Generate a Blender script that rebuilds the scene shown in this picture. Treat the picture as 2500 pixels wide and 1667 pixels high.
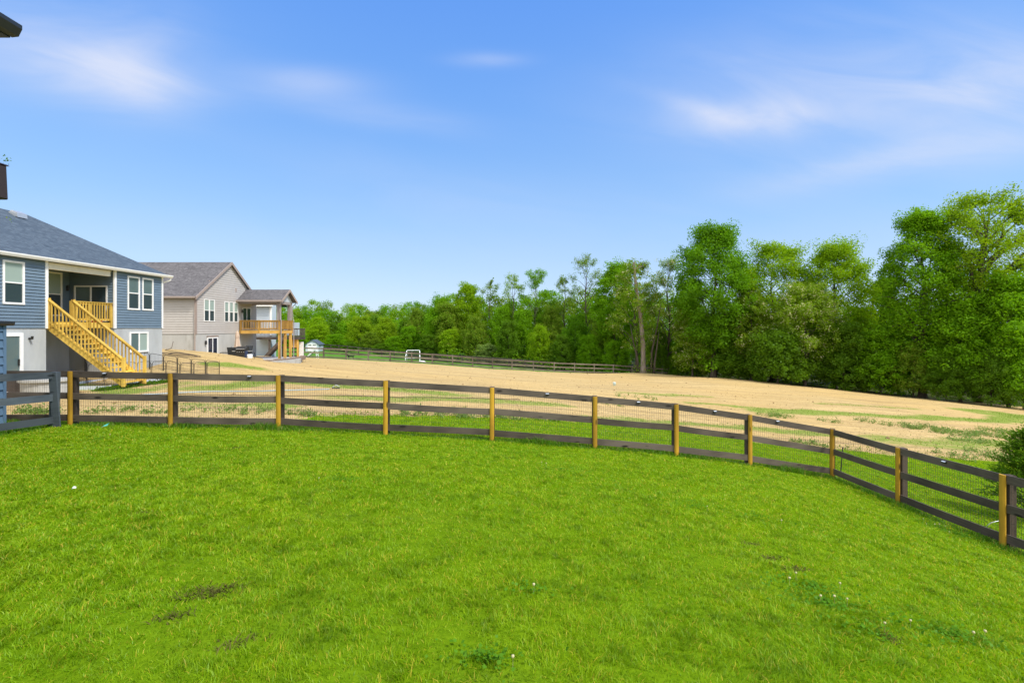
import bpy, math, random
import numpy as np
from mathutils import Vector

# ------------------------------------------------------------------ camera, sky, sun, exposure
for o in list(bpy.data.objects):
    bpy.data.objects.remove(o)
SC = bpy.context.scene
COL = SC.collection
F = 1180.0          # focal length in pixels of the 2500 px wide photograph
HY = 800.5          # image row of the horizon
CZ = 1.65           # camera height over the lawn under it
cam_d = bpy.data.cameras.new("camera")
cam_d.sensor_width = 36.0
cam_d.lens = F / 2500 * 36
cam_d.shift_y = -(833.5 - HY) / 2500
cam_d.clip_start = 0.05
cam_d.clip_end = 3000
cam = bpy.data.objects.new("camera", cam_d)
cam.location = (0, 0, CZ)
cam.rotation_euler = (math.pi / 2, 0, 0)
COL.objects.link(cam)
SC.camera = cam

SUN_EL, SUN_AZ = math.radians(52), math.radians(122)   # azimuth from +Y (straight ahead) towards +X (right)
SKYK = 1 / (0.15 * 2 ** 0.9) * 1.0          # sky colour 1.0 renders as display white
world = bpy.data.worlds.new("World")
SC.world = world
world.use_nodes = True
wn, wl = world.node_tree.nodes, world.node_tree.links
wn.clear()
w_out = wn.new("ShaderNodeOutputWorld")
w_bg = wn.new("ShaderNodeBackground")
w_bg.inputs["Strength"].default_value = 0.15
sky = wn.new("ShaderNodeTexSky")
sky.sky_type = 'NISHITA'
sky.sun_disc = False
sky.sun_elevation = SUN_EL
sky.sun_rotation = SUN_AZ
sky.altitude = 200
sky.air_density = 1.0
sky.dust_density = 0.6
sky.ozone_density = 2.2
wl.new(w_bg.outputs[0], w_out.inputs[0])


def wmath(op, a, b=None, clamp=False):
    n = wn.new("ShaderNodeMath")
    n.operation = op
    n.use_clamp = clamp
    for i, v in enumerate((a, b)):
        if v is None:
            continue
        if isinstance(v, (int, float)):
            n.inputs[i].default_value = v
        else:
            wl.new(v, n.inputs[i])
    return n.outputs[0]


def build_clouds():
    """thin cirrus wisps over the blue, laid out by compass direction and height"""
    tc = wn.new("ShaderNodeTexCoord")
    sep = wn.new("ShaderNodeSeparateXYZ")
    wl.new(tc.outputs["Generated"], sep.inputs[0])
    yy = wmath('MAXIMUM', sep.outputs[1], 0.05)
    u = wmath('DIVIDE', sep.outputs[0], yy)
    v = wmath('DIVIDE', sep.outputs[2], yy)
    cmb = wn.new("ShaderNodeCombineXYZ")
    wl.new(wmath('MULTIPLY', u, 2.2), cmb.inputs[0])
    wl.new(wmath('MULTIPLY', wmath('ADD', v, wmath('MULTIPLY', u, .16)), 9.0), cmb.inputs[1])
    nz = wn.new("ShaderNodeTexNoise")
    nz.inputs["Scale"].default_value = 1.0
    nz.inputs["Detail"].default_value = 5
    nz.inputs["Roughness"].default_value = 0.55
    nz.inputs["Distortion"].default_value = 0.7
    wl.new(cmb.outputs[0], nz.inputs["Vector"])
    cmb2 = wn.new("ShaderNodeCombineXYZ")
    wl.new(wmath('MULTIPLY', u, 0.9), cmb2.inputs[0])
    wl.new(wmath('MULTIPLY', v, 2.2), cmb2.inputs[1])
    nz2 = wn.new("ShaderNodeTexNoise")
    nz2.inputs["Scale"].default_value = 1.3
    nz2.inputs["Detail"].default_value = 3
    nz2.inputs["Distortion"].default_value = 0.8
    wl.new(cmb2.outputs[0], nz2.inputs["Vector"])
    total = None
    # centre px, centre row, half width, half height (px), tilt, strength
    for px, py, sx, sy, k, s in ((230, 175, 250, 75, -0.16, .78), (60, 100, 360, 130, -0.1, .48), (370, 150, 120, 130, 0.2, .30),
                                 (720, 195, 170, 36, -0.08, .45), (1195, 145, 85, 18, 0.0, .40),
                                 (1850, 285, 200, 44, 0.06, .82), (1700, 262, 120, 24, -0.3, .34), (2100, 205, 480, 150, 0.1, .68),
                                 (2430, 205, 230, 80, 0.25, .6), (2440, 350, 260, 65, 0.2, .5),
                                 (2130, 400, 300, 40, 0.2, .4), (900, 275, 220, 34, -0.15, .35),
                                 (1230, 580, 1700, 130, 0.0, .16), (1000, 440, 380, 60, -0.22, .12)):
        u0, v0 = (px - 1250) / F, (HY - py) / F
        du = wmath('SUBTRACT', u, u0)
        dv = wmath('SUBTRACT', wmath('SUBTRACT', v, v0), wmath('MULTIPLY', du, k))
        a = wmath('POWER', wmath('ABSOLUTE', wmath('MULTIPLY', du, F / sx)), 2)
        b = wmath('POWER', wmath('ABSOLUTE', wmath('MULTIPLY', dv, F / sy)), 2)
        g = wmath('MULTIPLY', wmath('EXPONENT', wmath('MULTIPLY', wmath('ADD', a, b), -1.0)), s)
        total = g if total is None else wmath('ADD', total, g)
    tex = wmath('ADD', wmath('MULTIPLY', nz.outputs[0], 1.0), wmath('MULTIPLY', nz2.outputs[0], 0.6))
    tex = wmath('MULTIPLY', wmath('SUBTRACT', tex, 0.36), 1.4)
    return wmath('MINIMUM', wmath('MULTIPLY', total, tex, True), 0.85)


# clear-day colours by height above the horizon, blended over the physical sky
w_tc = wn.new("ShaderNodeTexCoord")
w_sep = wn.new("ShaderNodeSeparateXYZ")
wl.new(w_tc.outputs["Generated"], w_sep.inputs[0])
w_ramp = wn.new("ShaderNodeValToRGB")
ce = w_ramp.color_ramp.elements
SKYC = ((0.0, (.565, .71, .91)), (.06, (.50, .675, .92)), (.20, (.31, .56, .94)), (.37, (.18, .43, .94)), (.56, (.12, .345, .93)), (1.0, (.07, .24, .78)))
while len(ce) < len(SKYC):
    ce.new(.5)
for e, (p_, c_) in zip(ce, SKYC):
    e.position = p_
    e.color = (*c_, 1)
wl.new(w_sep.outputs[2], w_ramp.inputs[0])
w_sc = wn.new("ShaderNodeMix")
w_sc.data_type = 'RGBA'
w_sc.blend_type = 'MULTIPLY'
w_sc.inputs[0].default_value = 1.0
wl.new(w_ramp.outputs[0], w_sc.inputs[6])
w_sc.inputs[7].default_value = (SKYK, SKYK, SKYK, 1)
hsv = wn.new("ShaderNodeMix")
hsv.data_type = 'RGBA'
hsv.inputs[0].default_value = 0.85
wl.new(sky.outputs[0], hsv.inputs[6])
wl.new(w_sc.outputs[2], hsv.inputs[7])
w_mix = wn.new("ShaderNodeMix")
w_mix.data_type = 'RGBA'
wl.new(build_clouds(), w_mix.inputs[0])
wl.new(hsv.outputs[2], w_mix.inputs[6])
w_mix.inputs[7].default_value = (.76 * SKYK, .81 * SKYK, .97 * SKYK, 1)
# added fill light: unseen white glow in the sky behind and above the viewer
w_fill = wn.new("ShaderNodeMapRange")
w_fill.interpolation_type = 'SMOOTHSTEP'
w_fill.inputs[1].default_value = 0.12
w_fill.inputs[2].default_value = 0.70
wl.new(wmath('ADD', wmath('ADD', wmath('MULTIPLY', w_sep.outputs[1], -.75), wmath('MULTIPLY', wmath('MAXIMUM', wmath('MULTIPLY', w_sep.outputs[0], -1.0), 0.0), .45)), wmath('MULTIPLY', w_sep.outputs[2], .35)), w_fill.inputs[0])
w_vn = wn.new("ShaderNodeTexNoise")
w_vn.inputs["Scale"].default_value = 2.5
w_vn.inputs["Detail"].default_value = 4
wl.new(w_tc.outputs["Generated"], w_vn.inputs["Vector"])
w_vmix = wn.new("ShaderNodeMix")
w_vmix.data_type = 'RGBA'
wl.new(wmath('MULTIPLY', w_fill.outputs[0], wmath('ADD', wmath('MULTIPLY', w_vn.outputs[0], .8), .45), True), w_vmix.inputs[0])
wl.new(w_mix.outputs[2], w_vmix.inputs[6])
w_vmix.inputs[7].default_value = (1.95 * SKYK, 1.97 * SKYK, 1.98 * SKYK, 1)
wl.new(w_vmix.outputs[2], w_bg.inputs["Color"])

sun_d = bpy.data.lights.new("sun", 'SUN')
sun_d.energy = 2.45
sun_d.angle = math.radians(10.0)
sun_d.color = (1.0, 0.95, 0.86)
sun = bpy.data.objects.new("sun", sun_d)
sdir = Vector((math.cos(SUN_EL) * math.sin(SUN_AZ), math.cos(SUN_EL) * math.cos(SUN_AZ), math.sin(SUN_EL)))
sun.rotation_euler = (-sdir).to_track_quat('-Z', 'Y').to_euler()
sun.location = sdir * 60
COL.objects.link(sun)
SC.view_settings.view_transform = 'Standard'
SC.view_settings.look = 'None'
SC.view_settings.gamma = 1
SC.view_settings.exposure = 0.9
SC.cycles.max_bounces = 6
SC.cycles.diffuse_bounces = 4
SC.cycles.transmission_bounces = 4
SC.cycles.transparent_max_bounces = 4

RNG = np.random.default_rng(7)
random.seed(5)


# ------------------------------------------------------------------ helpers
def tag(o, label=None, cat=None, group=None, kind=None):
    if label:
        o["label"] = label
    if cat:
        o["category"] = cat
    if group:
        o["group"] = group
    if kind:
        o["kind"] = kind
    return o


def empty(name, loc, label, cat, group=None, rz=0.0):
    o = bpy.data.objects.new(name, None)
    o.empty_display_size = 0.2
    o.location = loc
    o.rotation_euler = (0, 0, rz)
    COL.objects.link(o)
    return tag(o, label, cat, group)


def link_mesh(name, me, mat=None, parent=None):
    o = bpy.data.objects.new(name, me)
    COL.objects.link(o)
    if mat is not None:
        for m in (mat if isinstance(mat, (list, tuple)) else [mat]):
            me.materials.append(m)
    if parent is not None:
        o.parent = parent
    return o


def np_mesh(name, V, quads=None, tris=None, smooth=False):
    me = bpy.data.meshes.new(name)
    V = np.asarray(V, np.float32)
    me.vertices.add(len(V))
    me.vertices.foreach_set("co", V.ravel())
    q = np.zeros((0, 4), np.int32) if quads is None else np.asarray(quads, np.int32)
    t = np.zeros((0, 3), np.int32) if tris is None else np.asarray(tris, np.int32)
    n = len(q) * 4 + len(t) * 3
    me.loops.add(n)
    me.loops.foreach_set("vertex_index", np.concatenate([q.ravel(), t.ravel()]))
    me.polygons.add(len(q) + len(t))
    st = np.concatenate([np.arange(len(q)) * 4, len(q) * 4 + np.arange(len(t)) * 3]).astype(np.int32)
    me.polygons.foreach_set("loop_start", st)
    if smooth:
        me.polygons.foreach_set("use_smooth", np.ones(len(st), bool))
    me.update(calc_edges=True)
    return me


class MB:
    """collects boxes, beams and tubes into one mesh"""

    def __init__(self, off=(0, 0, 0)):
        self.v, self.f, self.off = [], [], Vector(off)

    def add(self, vs, fs):
        b = len(self.v)
        self.v += [Vector(p) for p in vs]
        self.f += [[i + b for i in f] for f in fs]
        return self

    def box(self, x0, x1, y0, y1, z0, z1):
        return self.add([(x0, y0, z0), (x1, y0, z0), (x1, y1, z0), (x0, y1, z0), (x0, y0, z1), (x1, y0, z1), (x1, y1, z1), (x0, y1, z1)],
                        [(0, 3, 2, 1), (4, 5, 6, 7), (0, 1, 5, 4), (1, 2, 6, 5), (2, 3, 7, 6), (3, 0, 4, 7)])

    def beam(self, p, q, w, h, up=(0, 0, 1)):
        """box from p to q, h tall along up, w wide across"""
        p, q = Vector(p), Vector(q)
        d = (q - p).normalized()
        u = Vector(up)
        s = d.cross(u)
        if s.length < 1e-5:
            s = d.cross(Vector((1, 0, 0)))
        s.normalize()
        u = s.cross(d).normalized()
        vs = []
        for c in (p, q):
            for a, b in ((-1, -1), (1, -1), (1, 1), (-1, 1)):
                vs.append(c + s * (a * w / 2) + u * (b * h / 2))
        return self.add(vs, [(0, 1, 2, 3), (7, 6, 5, 4), (0, 4, 5, 1), (1, 5, 6, 2), (2, 6, 7, 3), (3, 7, 4, 0)])

    def rail(self, p, q, w, h):
        """like beam but the ends stay vertical: p and q are centres"""
        p, q = Vector(p), Vector(q)
        d = q - p
        s = Vector((d.y, -d.x, 0)).normalized() * (w / 2)
        z = Vector((0, 0, h / 2))
        vs = []
        for c in (p, q):
            vs += [c - s - z, c + s - z, c + s + z, c - s + z]
        return self.add(vs, [(0, 1, 2, 3), (7, 6, 5, 4), (0, 4, 5, 1), (1, 5, 6, 2), (2, 6, 7, 3), (3, 7, 4, 0)])

    def tube(self, pts, r, n=6, caps=True):
        pts = [Vector(p) for p in pts]
        rs = r if isinstance(r, (list, tuple)) else [r] * len(pts)
        vs, fs = [], []
        for i, p in enumerate(pts):
            d = (pts[min(i + 1, len(pts) - 1)] - pts[max(i - 1, 0)]).normalized()
            a = d.cross(Vector((0, 0, 1)))
            if a.length < 1e-3:
                a = d.cross(Vector((0, 1, 0)))
            a.normalize()
            b = a.cross(d)
            for k in range(n):
                t = 2 * math.pi * k / n
                vs.append(p + (a * math.cos(t) + b * math.sin(t)) * rs[i])
        for i in range(len(pts) - 1):
            for k in range(n):
                k2 = (k + 1) % n
                fs.append((i * n + k, i * n + k2, (i + 1) * n + k2, (i + 1) * n + k))
        if caps:
            fs.append(tuple(range(n - 1, -1, -1)))
            fs.append(tuple((len(pts) - 1) * n + k for k in range(n)))
        return self.add(vs, fs)

    def prism(self, outline, axis_from, axis_to, axis='x'):
        """outline of 2D points extruded along an axis"""
        vs = []
        for a in (axis_from, axis_to):
            for (p, q) in outline:
                vs.append((a, p, q) if axis == 'x' else ((p, a, q) if axis == 'y' else (p, q, a)))
        n = len(outline)
        fs = [tuple(range(n)), tuple(range(2 * n - 1, n - 1, -1))]
        for k in range(n):
            k2 = (k + 1) % n
            fs.append((k, k + n, k2 + n, k2))
        return self.add(vs, fs)

    def lathe(self, prof, c, n=16):
        vs, fs = [], []
        for r, z in prof:
            for k in range(n):
                t = 2 * math.pi * k / n
                vs.append((c[0] + r * math.cos(t), c[1] + r * math.sin(t), c[2] + z))
        for i in range(len(prof) - 1):
            for k in range(n):
                k2 = (k + 1) % n
                fs.append((i * n + k, i * n + k2, (i + 1) * n + k2, (i + 1) * n + k))
        return self.add(vs, fs)

    def build(self, name, mat, parent=None, smooth=False, bevel=0.0, fix=True):
        me = bpy.data.meshes.new(name)
        me.from_pydata([tuple(p - self.off) for p in self.v], [], self.f)
        if fix:
            import bmesh
            bm = bmesh.new()
            bm.from_mesh(me)
            bmesh.ops.recalc_face_normals(bm, faces=bm.faces)
            bm.to_mesh(me)
            bm.free()
        if smooth:
            for p in me.polygons:
                p.use_smooth = True
        o = link_mesh(name, me, mat, parent)
        if bevel:
            md = o.modifiers.new("bevel", 'BEVEL')
            md.width = bevel
            md.segments = 1
            md.limit_method = 'ANGLE'
        return o


# ------------------------------------------------------------------ materials
def new_mat(name):
    m = bpy.data.materials.new(name)
    m.use_nodes = True
    nt = m.node_tree
    nt.nodes.clear()
    out = nt.nodes.new("ShaderNodeOutputMaterial")
    return m, nt, out


class NT:
    def __init__(self, nt):
        self.nt = nt

    def n(self, t, **kw):
        x = self.nt.nodes.new(t)
        for k, v in kw.items():
            setattr(x, k, v)
        return x

    def l(self, a, b):
        self.nt.links.new(a, b)

    def set(self, sock, v):
        if isinstance(v, bpy.types.NodeSocket):
            self.l(v, sock)
        elif isinstance(v, (tuple, list)) and len(v) == 3 and sock.type == 'RGBA':
            sock.default_value = (*v, 1)
        else:
            sock.default_value = v

    def math(self, op, a, b=0.0, clamp=False):
        x = self.n("ShaderNodeMath", operation=op, use_clamp=clamp)
        self.set(x.inputs[0], a)
        self.set(x.inputs[1], b)
        return x.outputs[0]

    def mix(self, f, a, b, blend='MIX'):
        x = self.n("ShaderNodeMix", data_type='RGBA', blend_type=blend)
        self.set(x.inputs[0], f)
        self.set(x.inputs[6], a)
        self.set(x.inputs[7], b)
        return x.outputs[2]

    def coords(self, kind="Object", scale=(1, 1, 1), rot=(0, 0, 0)):
        tc = self.n("ShaderNodeTexCoord")
        mp = self.n("ShaderNodeMapping")
        mp.inputs["Scale"].default_value = scale
        mp.inputs["Rotation"].default_value = rot
        self.l(tc.outputs[kind], mp.inputs["Vector"])
        return mp.outputs[0]

    def noise(self, vec, scale, detail=4, rough=0.55, dist=0.0):
        x = self.n("ShaderNodeTexNoise")
        self.l(vec, x.inputs["Vector"])
        x.inputs["Scale"].default_value = scale
        x.inputs["Detail"].default_value = detail
        x.inputs["Roughness"].default_value = rough
        x.inputs["Distortion"].default_value = dist
        return x.outputs[0]

    def ramp(self, f, stops):
        x = self.n("ShaderNodeValToRGB")
        el = x.color_ramp.elements
        while len(el) < len(stops):
            el.new(0.5)
        for e, (p, c) in zip(el, stops):
            e.position = p
            e.color = (*c, 1) if len(c) == 3 else c
        self.l(f, x.inputs[0])
        return x.outputs[0]

    def span(self, f, lo, hi):
        x = self.n("ShaderNodeMapRange")
        x.inputs[1].default_value = lo
        x.inputs[2].default_value = hi
        self.set(x.inputs[0], f)
        return x.outputs[0]

    def bump(self, h, strength=0.3, dist=0.02):
        x = self.n("ShaderNodeBump")
        x.inputs["Strength"].default_value = strength
        x.inputs["Distance"].default_value = dist
        self.l(h, x.inputs["Height"])
        return x.outputs[0]

    def bsdf(self, color, rough=0.8, spec=0.3, metal=0.0, normal=None):
        x = self.n("ShaderNodeBsdfPrincipled")
        self.set(x.inputs["Base Color"], color)
        self.set(x.inputs["Roughness"], rough)
        x.inputs["Specular IOR Level"].default_value = spec
        x.inputs["Metallic"].default_value = metal
        if normal is not None:
            self.l(normal, x.inputs["Normal"])
        return x.outputs[0]


def mottled(name, c1, c2, scale=6.0, rough=0.8, spec=0.3, stretch=(1, 1, 1), bump=0.15, dist=0.01, metal=0.0, c3=None, kind="Object"):
    """two colours broken up by noise at two scales"""
    m, nt, out = new_mat(name)
    t = NT(nt)
    vec = t.coords(kind, stretch)
    n1 = t.noise(vec, scale, 6, 0.6)
    n2 = t.noise(vec, scale * 0.17, 3, 0.5)
    f = t.span(t.math('ADD', t.math('MULTIPLY', n1, 0.6), t.math('MULTIPLY', n2, 0.4)), 0.36, 0.64)
    col = t.mix(f, c1, c2)
    if c3 is not None:
        n3 = t.noise(vec, scale * 0.45, 5, 0.65)
        col = t.mix(t.span(n3, 0.56, 0.72), col, c3)
    t.l(t.bsdf(col, rough, spec, metal, t.bump(n1, bump, dist) if bump else None), out.inputs[0])
    return m


def wood_mat(name, c1, c2, knots, grain='x', rough=0.8, spec=0.2):
    """grain runs along the given object axis; dark knots here and there; each board its own tone"""
    m, nt, out = new_mat(name)
    t = NT(nt)
    sc = {'x': (0.5, 9, 9), 'y': (9, 0.5, 9), 'z': (9, 9, 0.5), 'xy': (0.7, 0.7, 11)}[grain]
    vec = t.coords("Object", sc)
    n1 = t.noise(vec, 3.0, 6, 0.65, 0.4)
    vec2 = t.coords("Object", (1, 1, 1))
    n2 = t.noise(vec2, 0.9, 3, 0.5)
    geo = t.n("ShaderNodeNewGeometry")
    col = t.mix(t.span(n1, 0.3, 0.72), c1, c2)
    col = t.mix(t.math('MULTIPLY', t.span(n2, 0.42, 0.62), 0.6), col, tuple(x * 1.45 for x in c2))
    oi = t.n("ShaderNodeObjectInfo")
    v = t.math('ADD', t.math('MULTIPLY', oi.outputs["Random"], 0.4), t.math('MULTIPLY', geo.outputs["Random Per Island"], 0.25))
    col = t.mix(1.0, col, t.ramp(v, [(0.0, (0.62, 0.60, 0.58)), (0.65, (1.38, 1.38, 1.40))]), 'MULTIPLY')
    vo = t.n("ShaderNodeTexVoronoi")
    ks = {'x': (1.6, 5, 5), 'y': (5, 1.6, 5), 'z': (5, 5, 1.6), 'xy': (1.6, 1.6, 5)}[grain]
    t.l(t.coords("Object", ks), vo.inputs["Vector"])
    vo.inputs["Scale"].default_value = 1.0
    col = t.mix(t.span(vo.outputs[0], 0.16, 0.09), col, knots)
    t.l(t.bsdf(col, rough, spec, 0, t.bump(n1, 0.25, 0.004)), out.inputs[0])
    return m


def leaf_mat(name, c1, c2, c3=None, trans=0.42, patch=0.5, gloss=0.012, mottle=0.0):
    """leaves or blades: every one its own tone, a second tone in patches, light shines through"""
    m, nt, out = new_mat(name)
    t = NT(nt)
    geo = t.n("ShaderNodeNewGeometry")
    r = geo.outputs["Random Per Island"]
    tc = t.coords("Object")
    n = t.noise(tc, patch, 3, 0.5)
    f = t.math('ADD', t.math('MULTIPLY', r, 0.6), t.math('MULTIPLY', t.span(n, 0.3, 0.7), 0.4))
    col = t.mix(f, c1, c2)
    if c3 is not None:
        r2 = t.math('FRACT', t.math('MULTIPLY', r, 37.7))
        col = t.mix(t.span(r2, 0.90, 0.93), col, c3)
    if mottle:
        a_ = t.noise(tc, 3.6, 4, .65, .3)
        b_ = t.noise(tc, 12.0, 3, .6)
        v_ = t.math('ADD', t.math('MULTIPLY', a_, .6), t.math('MULTIPLY', b_, .4))
        col = t.mix(t.math('MULTIPLY', t.span(v_, .52, .38), mottle), col, tuple(k * .48 for k in c1))
        col = t.mix(t.math('MULTIPLY', t.span(v_, .56, .68), mottle * .45), col, (c2[0] * 1.35, c2[1] * .98, c2[2]))
    d = t.n("ShaderNodeBsdfDiffuse")
    t.l(col, d.inputs[0])
    tr = t.n("ShaderNodeBsdfTranslucent")
    t.l(t.mix(1.0, col, (1.25, 1.2, 0.6), 'MULTIPLY'), tr.inputs[0])
    mx = t.n("ShaderNodeMixShader")
    mx.inputs[0].default_value = trans
    t.l(d.outputs[0], mx.inputs[1])
    t.l(tr.outputs[0], mx.inputs[2])
    g = t.n("ShaderNodeBsdfGlossy")
    g.inputs["Roughness"].default_value = 0.45
    g.inputs[0].default_value = (0.9, 0.95, 1, 1)
    m2 = t.n("ShaderNodeMixShader")
    m2.inputs[0].default_value = gloss
    t.l(mx.outputs[0], m2.inputs[1])
    t.l(g.outputs[0], m2.inputs[2])
    t.l(m2.outputs[0], out.inputs[0])
    return m


def shingle_mat(name, c1, c2, c3, sx=(1, 1, 0), sy=1.8):
    m, nt, out = new_mat(name)
    t = NT(nt)
    tc = t.n("ShaderNodeTexCoord")
    sp = t.n("ShaderNodeSeparateXYZ")
    t.l(tc.outputs["Object"], sp.inputs[0])
    a = t.math('ADD', t.math('MULTIPLY', sp.outputs[0], sx[0]), t.math('MULTIPLY', sp.outputs[1], sx[1]))
    cb = t.n("ShaderNodeCombineXYZ")
    t.l(a, cb.inputs[0])
    t.l(t.math('MULTIPLY', sp.outputs[2], sy), cb.inputs[1])
    br = t.n("ShaderNodeTexBrick")
    t.l(cb.outputs[0], br.inputs["Vector"])
    br.inputs["Scale"].default_value = 1.0
    br.inputs["Brick Width"].default_value = 0.33
    br.inputs["Row Height"].default_value = 0.145
    br.inputs["Mortar Size"].default_value = 0.008
    br.inputs["Color1"].default_value = (*c1, 1)
    br.inputs["Color2"].default_value = (*c2, 1)
    br.inputs["Mortar"].default_value = (*[x * 0.5 for x in c1], 1)
    br.inputs["Bias"].default_value = 0.0
    n = t.noise(cb.outputs[0], 5.0, 5, 0.7)
    n2 = t.noise(cb.outputs[0], 0.6, 3, 0.5)
    col = t.mix(t.math('MULTIPLY', t.span(n, 0.45, 0.62), 0.75), br.outputs[0], c3)
    col = t.mix(t.math('MULTIPLY', n2, 0.5), col, c2)
    t.l(t.bsdf(col, 0.92, 0.15, 0, t.bump(br.outputs["Fac"], -0.5, 0.01)), out.inputs[0])
    return m


def plain(name, c, rough=0.6, spec=0.3, metal=0.0):
    return mottled(name, tuple(x * 0.93 for x in c), tuple(min(1, x * 1.05) for x in c), 9.0, rough, spec, bump=0.04, metal=metal)


M = {}
M['rail'] = wood_mat("stained_rail_wood", (.036, .029, .023), (.100, .080, .064), (.014, .010, .008), 'xy', 0.72, 0.3)
M['post_dark'] = wood_mat("dark_post_wood", (.035, .024, .018), (.075, .055, .042), (.015, .011, .01), 'z', 0.8)
M['post_yellow'] = wood_mat("yellow_treated_wood", (.26, .145, .012), (.40, .23, .020), (.09, .05, .010), 'z', 0.7, 0.25)
M['grey_wood'] = wood_mat("grey_stained_wood", (.034, .044, .053), (.066, .080, .091), (.017, .021, .025), 'xy', 0.8)
M['lumber'] = wood_mat("pine_lumber", (.47, .295, .045), (.62, .42, .085), (.26, .14, .03), 'xy', 0.7)
M['lumber_v'] = wood_mat("pine_lumber_upright", (.47, .295, .045), (.62, .42, .085), (.26, .13, .03), 'z', 0.7)
M['lumber_old'] = wood_mat("aged_deck_lumber", (.34, .19, .045), (.50, .30, .075), (.18, .10, .03), 'xy', 0.75)
M['lumber_old_v'] = wood_mat("aged_deck_lumber_upright", (.34, .19, .045), (.50, .30, .075), (.18, .10, .03), 'z', 0.75)
M['weathered'] = wood_mat("weathered_fence_wood", (.085, .067, .050), (.165, .134, .104), (.045, .034, .026), 'xy', 0.85)
M['far_dark'] = wood_mat("far_dark_fence_wood", (.040, .032, .028), (.085, .07, .06), (.02, .015, .015), 'xy', 0.85)
M['wire'] = plain("galvanised_dark_wire", (.045, .045, .042), 0.5, 0.5, 0.0)
M['siding_blue'] = mottled("blue_vinyl_siding", (.125, .180, .240), (.148, .208, .270), 3.0, 0.55, 0.35, bump=0.03)
M['siding_tan'] = mottled("taupe_vinyl_siding", (.425, .40, .375), (.47, .445, .42), 3.0, 0.55, 0.35, bump=0.03)
M['siding_grey'] = mottled("pale_blue_grey_siding", (.42, .48, .54), (.46, .52, .58), 3.0, 0.6, 0.3, bump=0.03)
M['shed_blue'] = mottled("painted_blue_shed_board", (.085, .15, .235), (.12, .20, .30), 2.0, 0.6, 0.3, bump=0.05)
M['wall_core'] = plain("wall_sheathing", (.10, .12, .15), 0.8, 0.2)
M['white'] = plain("white_vinyl_trim", (.80, .80, .79), 0.45, 0.4)
M['cream'] = plain("cream_beam_wrap", (.66, .61, .47), 0.5, 0.35)
M['taupe_trim'] = plain("taupe_trim", (.33, .27, .24), 0.5, 0.35)
M['porch_trim'] = plain("porch_column_wrap", (.30, .265, .255), 0.6, 0.3)
M['concrete'] = mottled("poured_concrete", (.34, .365, .38), (.45, .47, .48), 2.2, 0.9, 0.2, (1, 1, .35), 0.2, 0.01, c3=(.36, .37, .37))
M['concrete_old'] = mottled("stained_concrete", (.35, .35, .335), (.45, .45, .435), 1.6, 0.9, 0.2, (1, 1, .35), 0.2, 0.01, c3=(.25, .24, .21))
M['slab'] = mottled("pale_patio_slab", (.56, .60, .66), (.66, .69, .74), 2.5, 0.9, 0.2, bump=0.1)
M['roof_blue'] = shingle_mat("blue_grey_shingle", (.062, .086, .118), (.100, .130, .165), (.036, .052, .076), (0.0, 1.0, 0))
M['roof_grey'] = shingle_mat("weathered_grey_shingle", (.095, .090, .094), (.165, .156, .160), (.036, .034, .036), (1.0, 0.0, 0))
M['roof_dark'] = shingle_mat("dark_shingle", (.05, .055, .065), (.08, .085, .10), (.03, .035, .04), (0.0, 1.0, 0))
M['black_trim'] = plain("black_gutter_metal", (.018, .022, .028), 0.4, 0.5)
M['dark_brown'] = plain("dark_brown_metal", (.035, .022, .018), 0.5, 0.4)
M['black_metal'] = plain("black_powder_coated_metal", (.022, .021, .020), 0.45, 0.5)
M['sling'] = plain("charcoal_sling_fabric", (.045, .052, .062), 0.8, 0.2)
M['beige'] = plain("beige_umbrella_cloth", (.55, .42, .32), 0.9, 0.1)
M['plastic_white'] = plain("white_plastic", (.80, .82, .83), 0.4, 0.4)
M['plastic_blue'] = plain("light_blue_plastic", (.55, .74, .80), 0.4, 0.4)
M['navy'] = plain("navy_plastic", (.02, .035, .09), 0.5, 0.4)
M['steel'] = plain("brushed_steel", (.55, .56, .57), 0.35, 0.5, 0.6)
M['teal'] = plain("teal_plastic", (.08, .45, .38), 0.5, 0.4)
M['hose'] = plain("pale_blue_hose_rubber", (.27, .36, .42), 0.5, 0.4)
M['hose_dark'] = plain("brown_drain_hose", (.10, .075, .05), 0.7, 0.3)
M['solar'] = plain("solar_light_lens", (.55, .60, .66), 0.25, 0.6)
M['red'] = plain("red_plastic", (.5, .04, .02), 0.5, 0.4)
M['terracotta'] = plain("brown_stone", (.22, .16, .12), 0.9, 0.2)
M['bark'] = mottled("grey_brown_bark", (.050, .040, .030), (.11, .092, .072), 5.0, 0.95, 0.1, (1, 1, .25), 0.6, 0.03)
M['bark_pale'] = mottled("pale_lichen_bark", (.13, .105, .08), (.27, .23, .19), 4.0, 0.95, 0.1, (1, 1, .25), 0.6, 0.03, c3=(.10, .05, .025))
M['dog'] = plain("black_dog_coat", (.018, .017, .016), 0.8, 0.2)


def glass_mat(name, c, rough=0.06):
    m, nt, out = new_mat(name)
    t = NT(nt)
    n = t.noise(t.coords("Object", (1, 1, 1)), 0.8, 2, 0.5)
    t.l(t.bsdf(t.mix(n, tuple(x * 0.85 for x in c), tuple(x * 1.15 for x in c)), rough, 0.6, 0, t.bump(n, 0.05, 0.02)), out.inputs[0])
    return m


M['pane_blind'] = glass_mat("glass_over_drawn_shade", (.30, .38, .35))
M['pane_dark'] = glass_mat("dark_screened_glass", (.035, .055, .065), 0.12)
M['pane_teal'] = glass_mat("glass_over_curtain", (.10, .15, .155))
M['pane_navy'] = glass_mat("dark_navy_glass", (.015, .025, .05))

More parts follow.
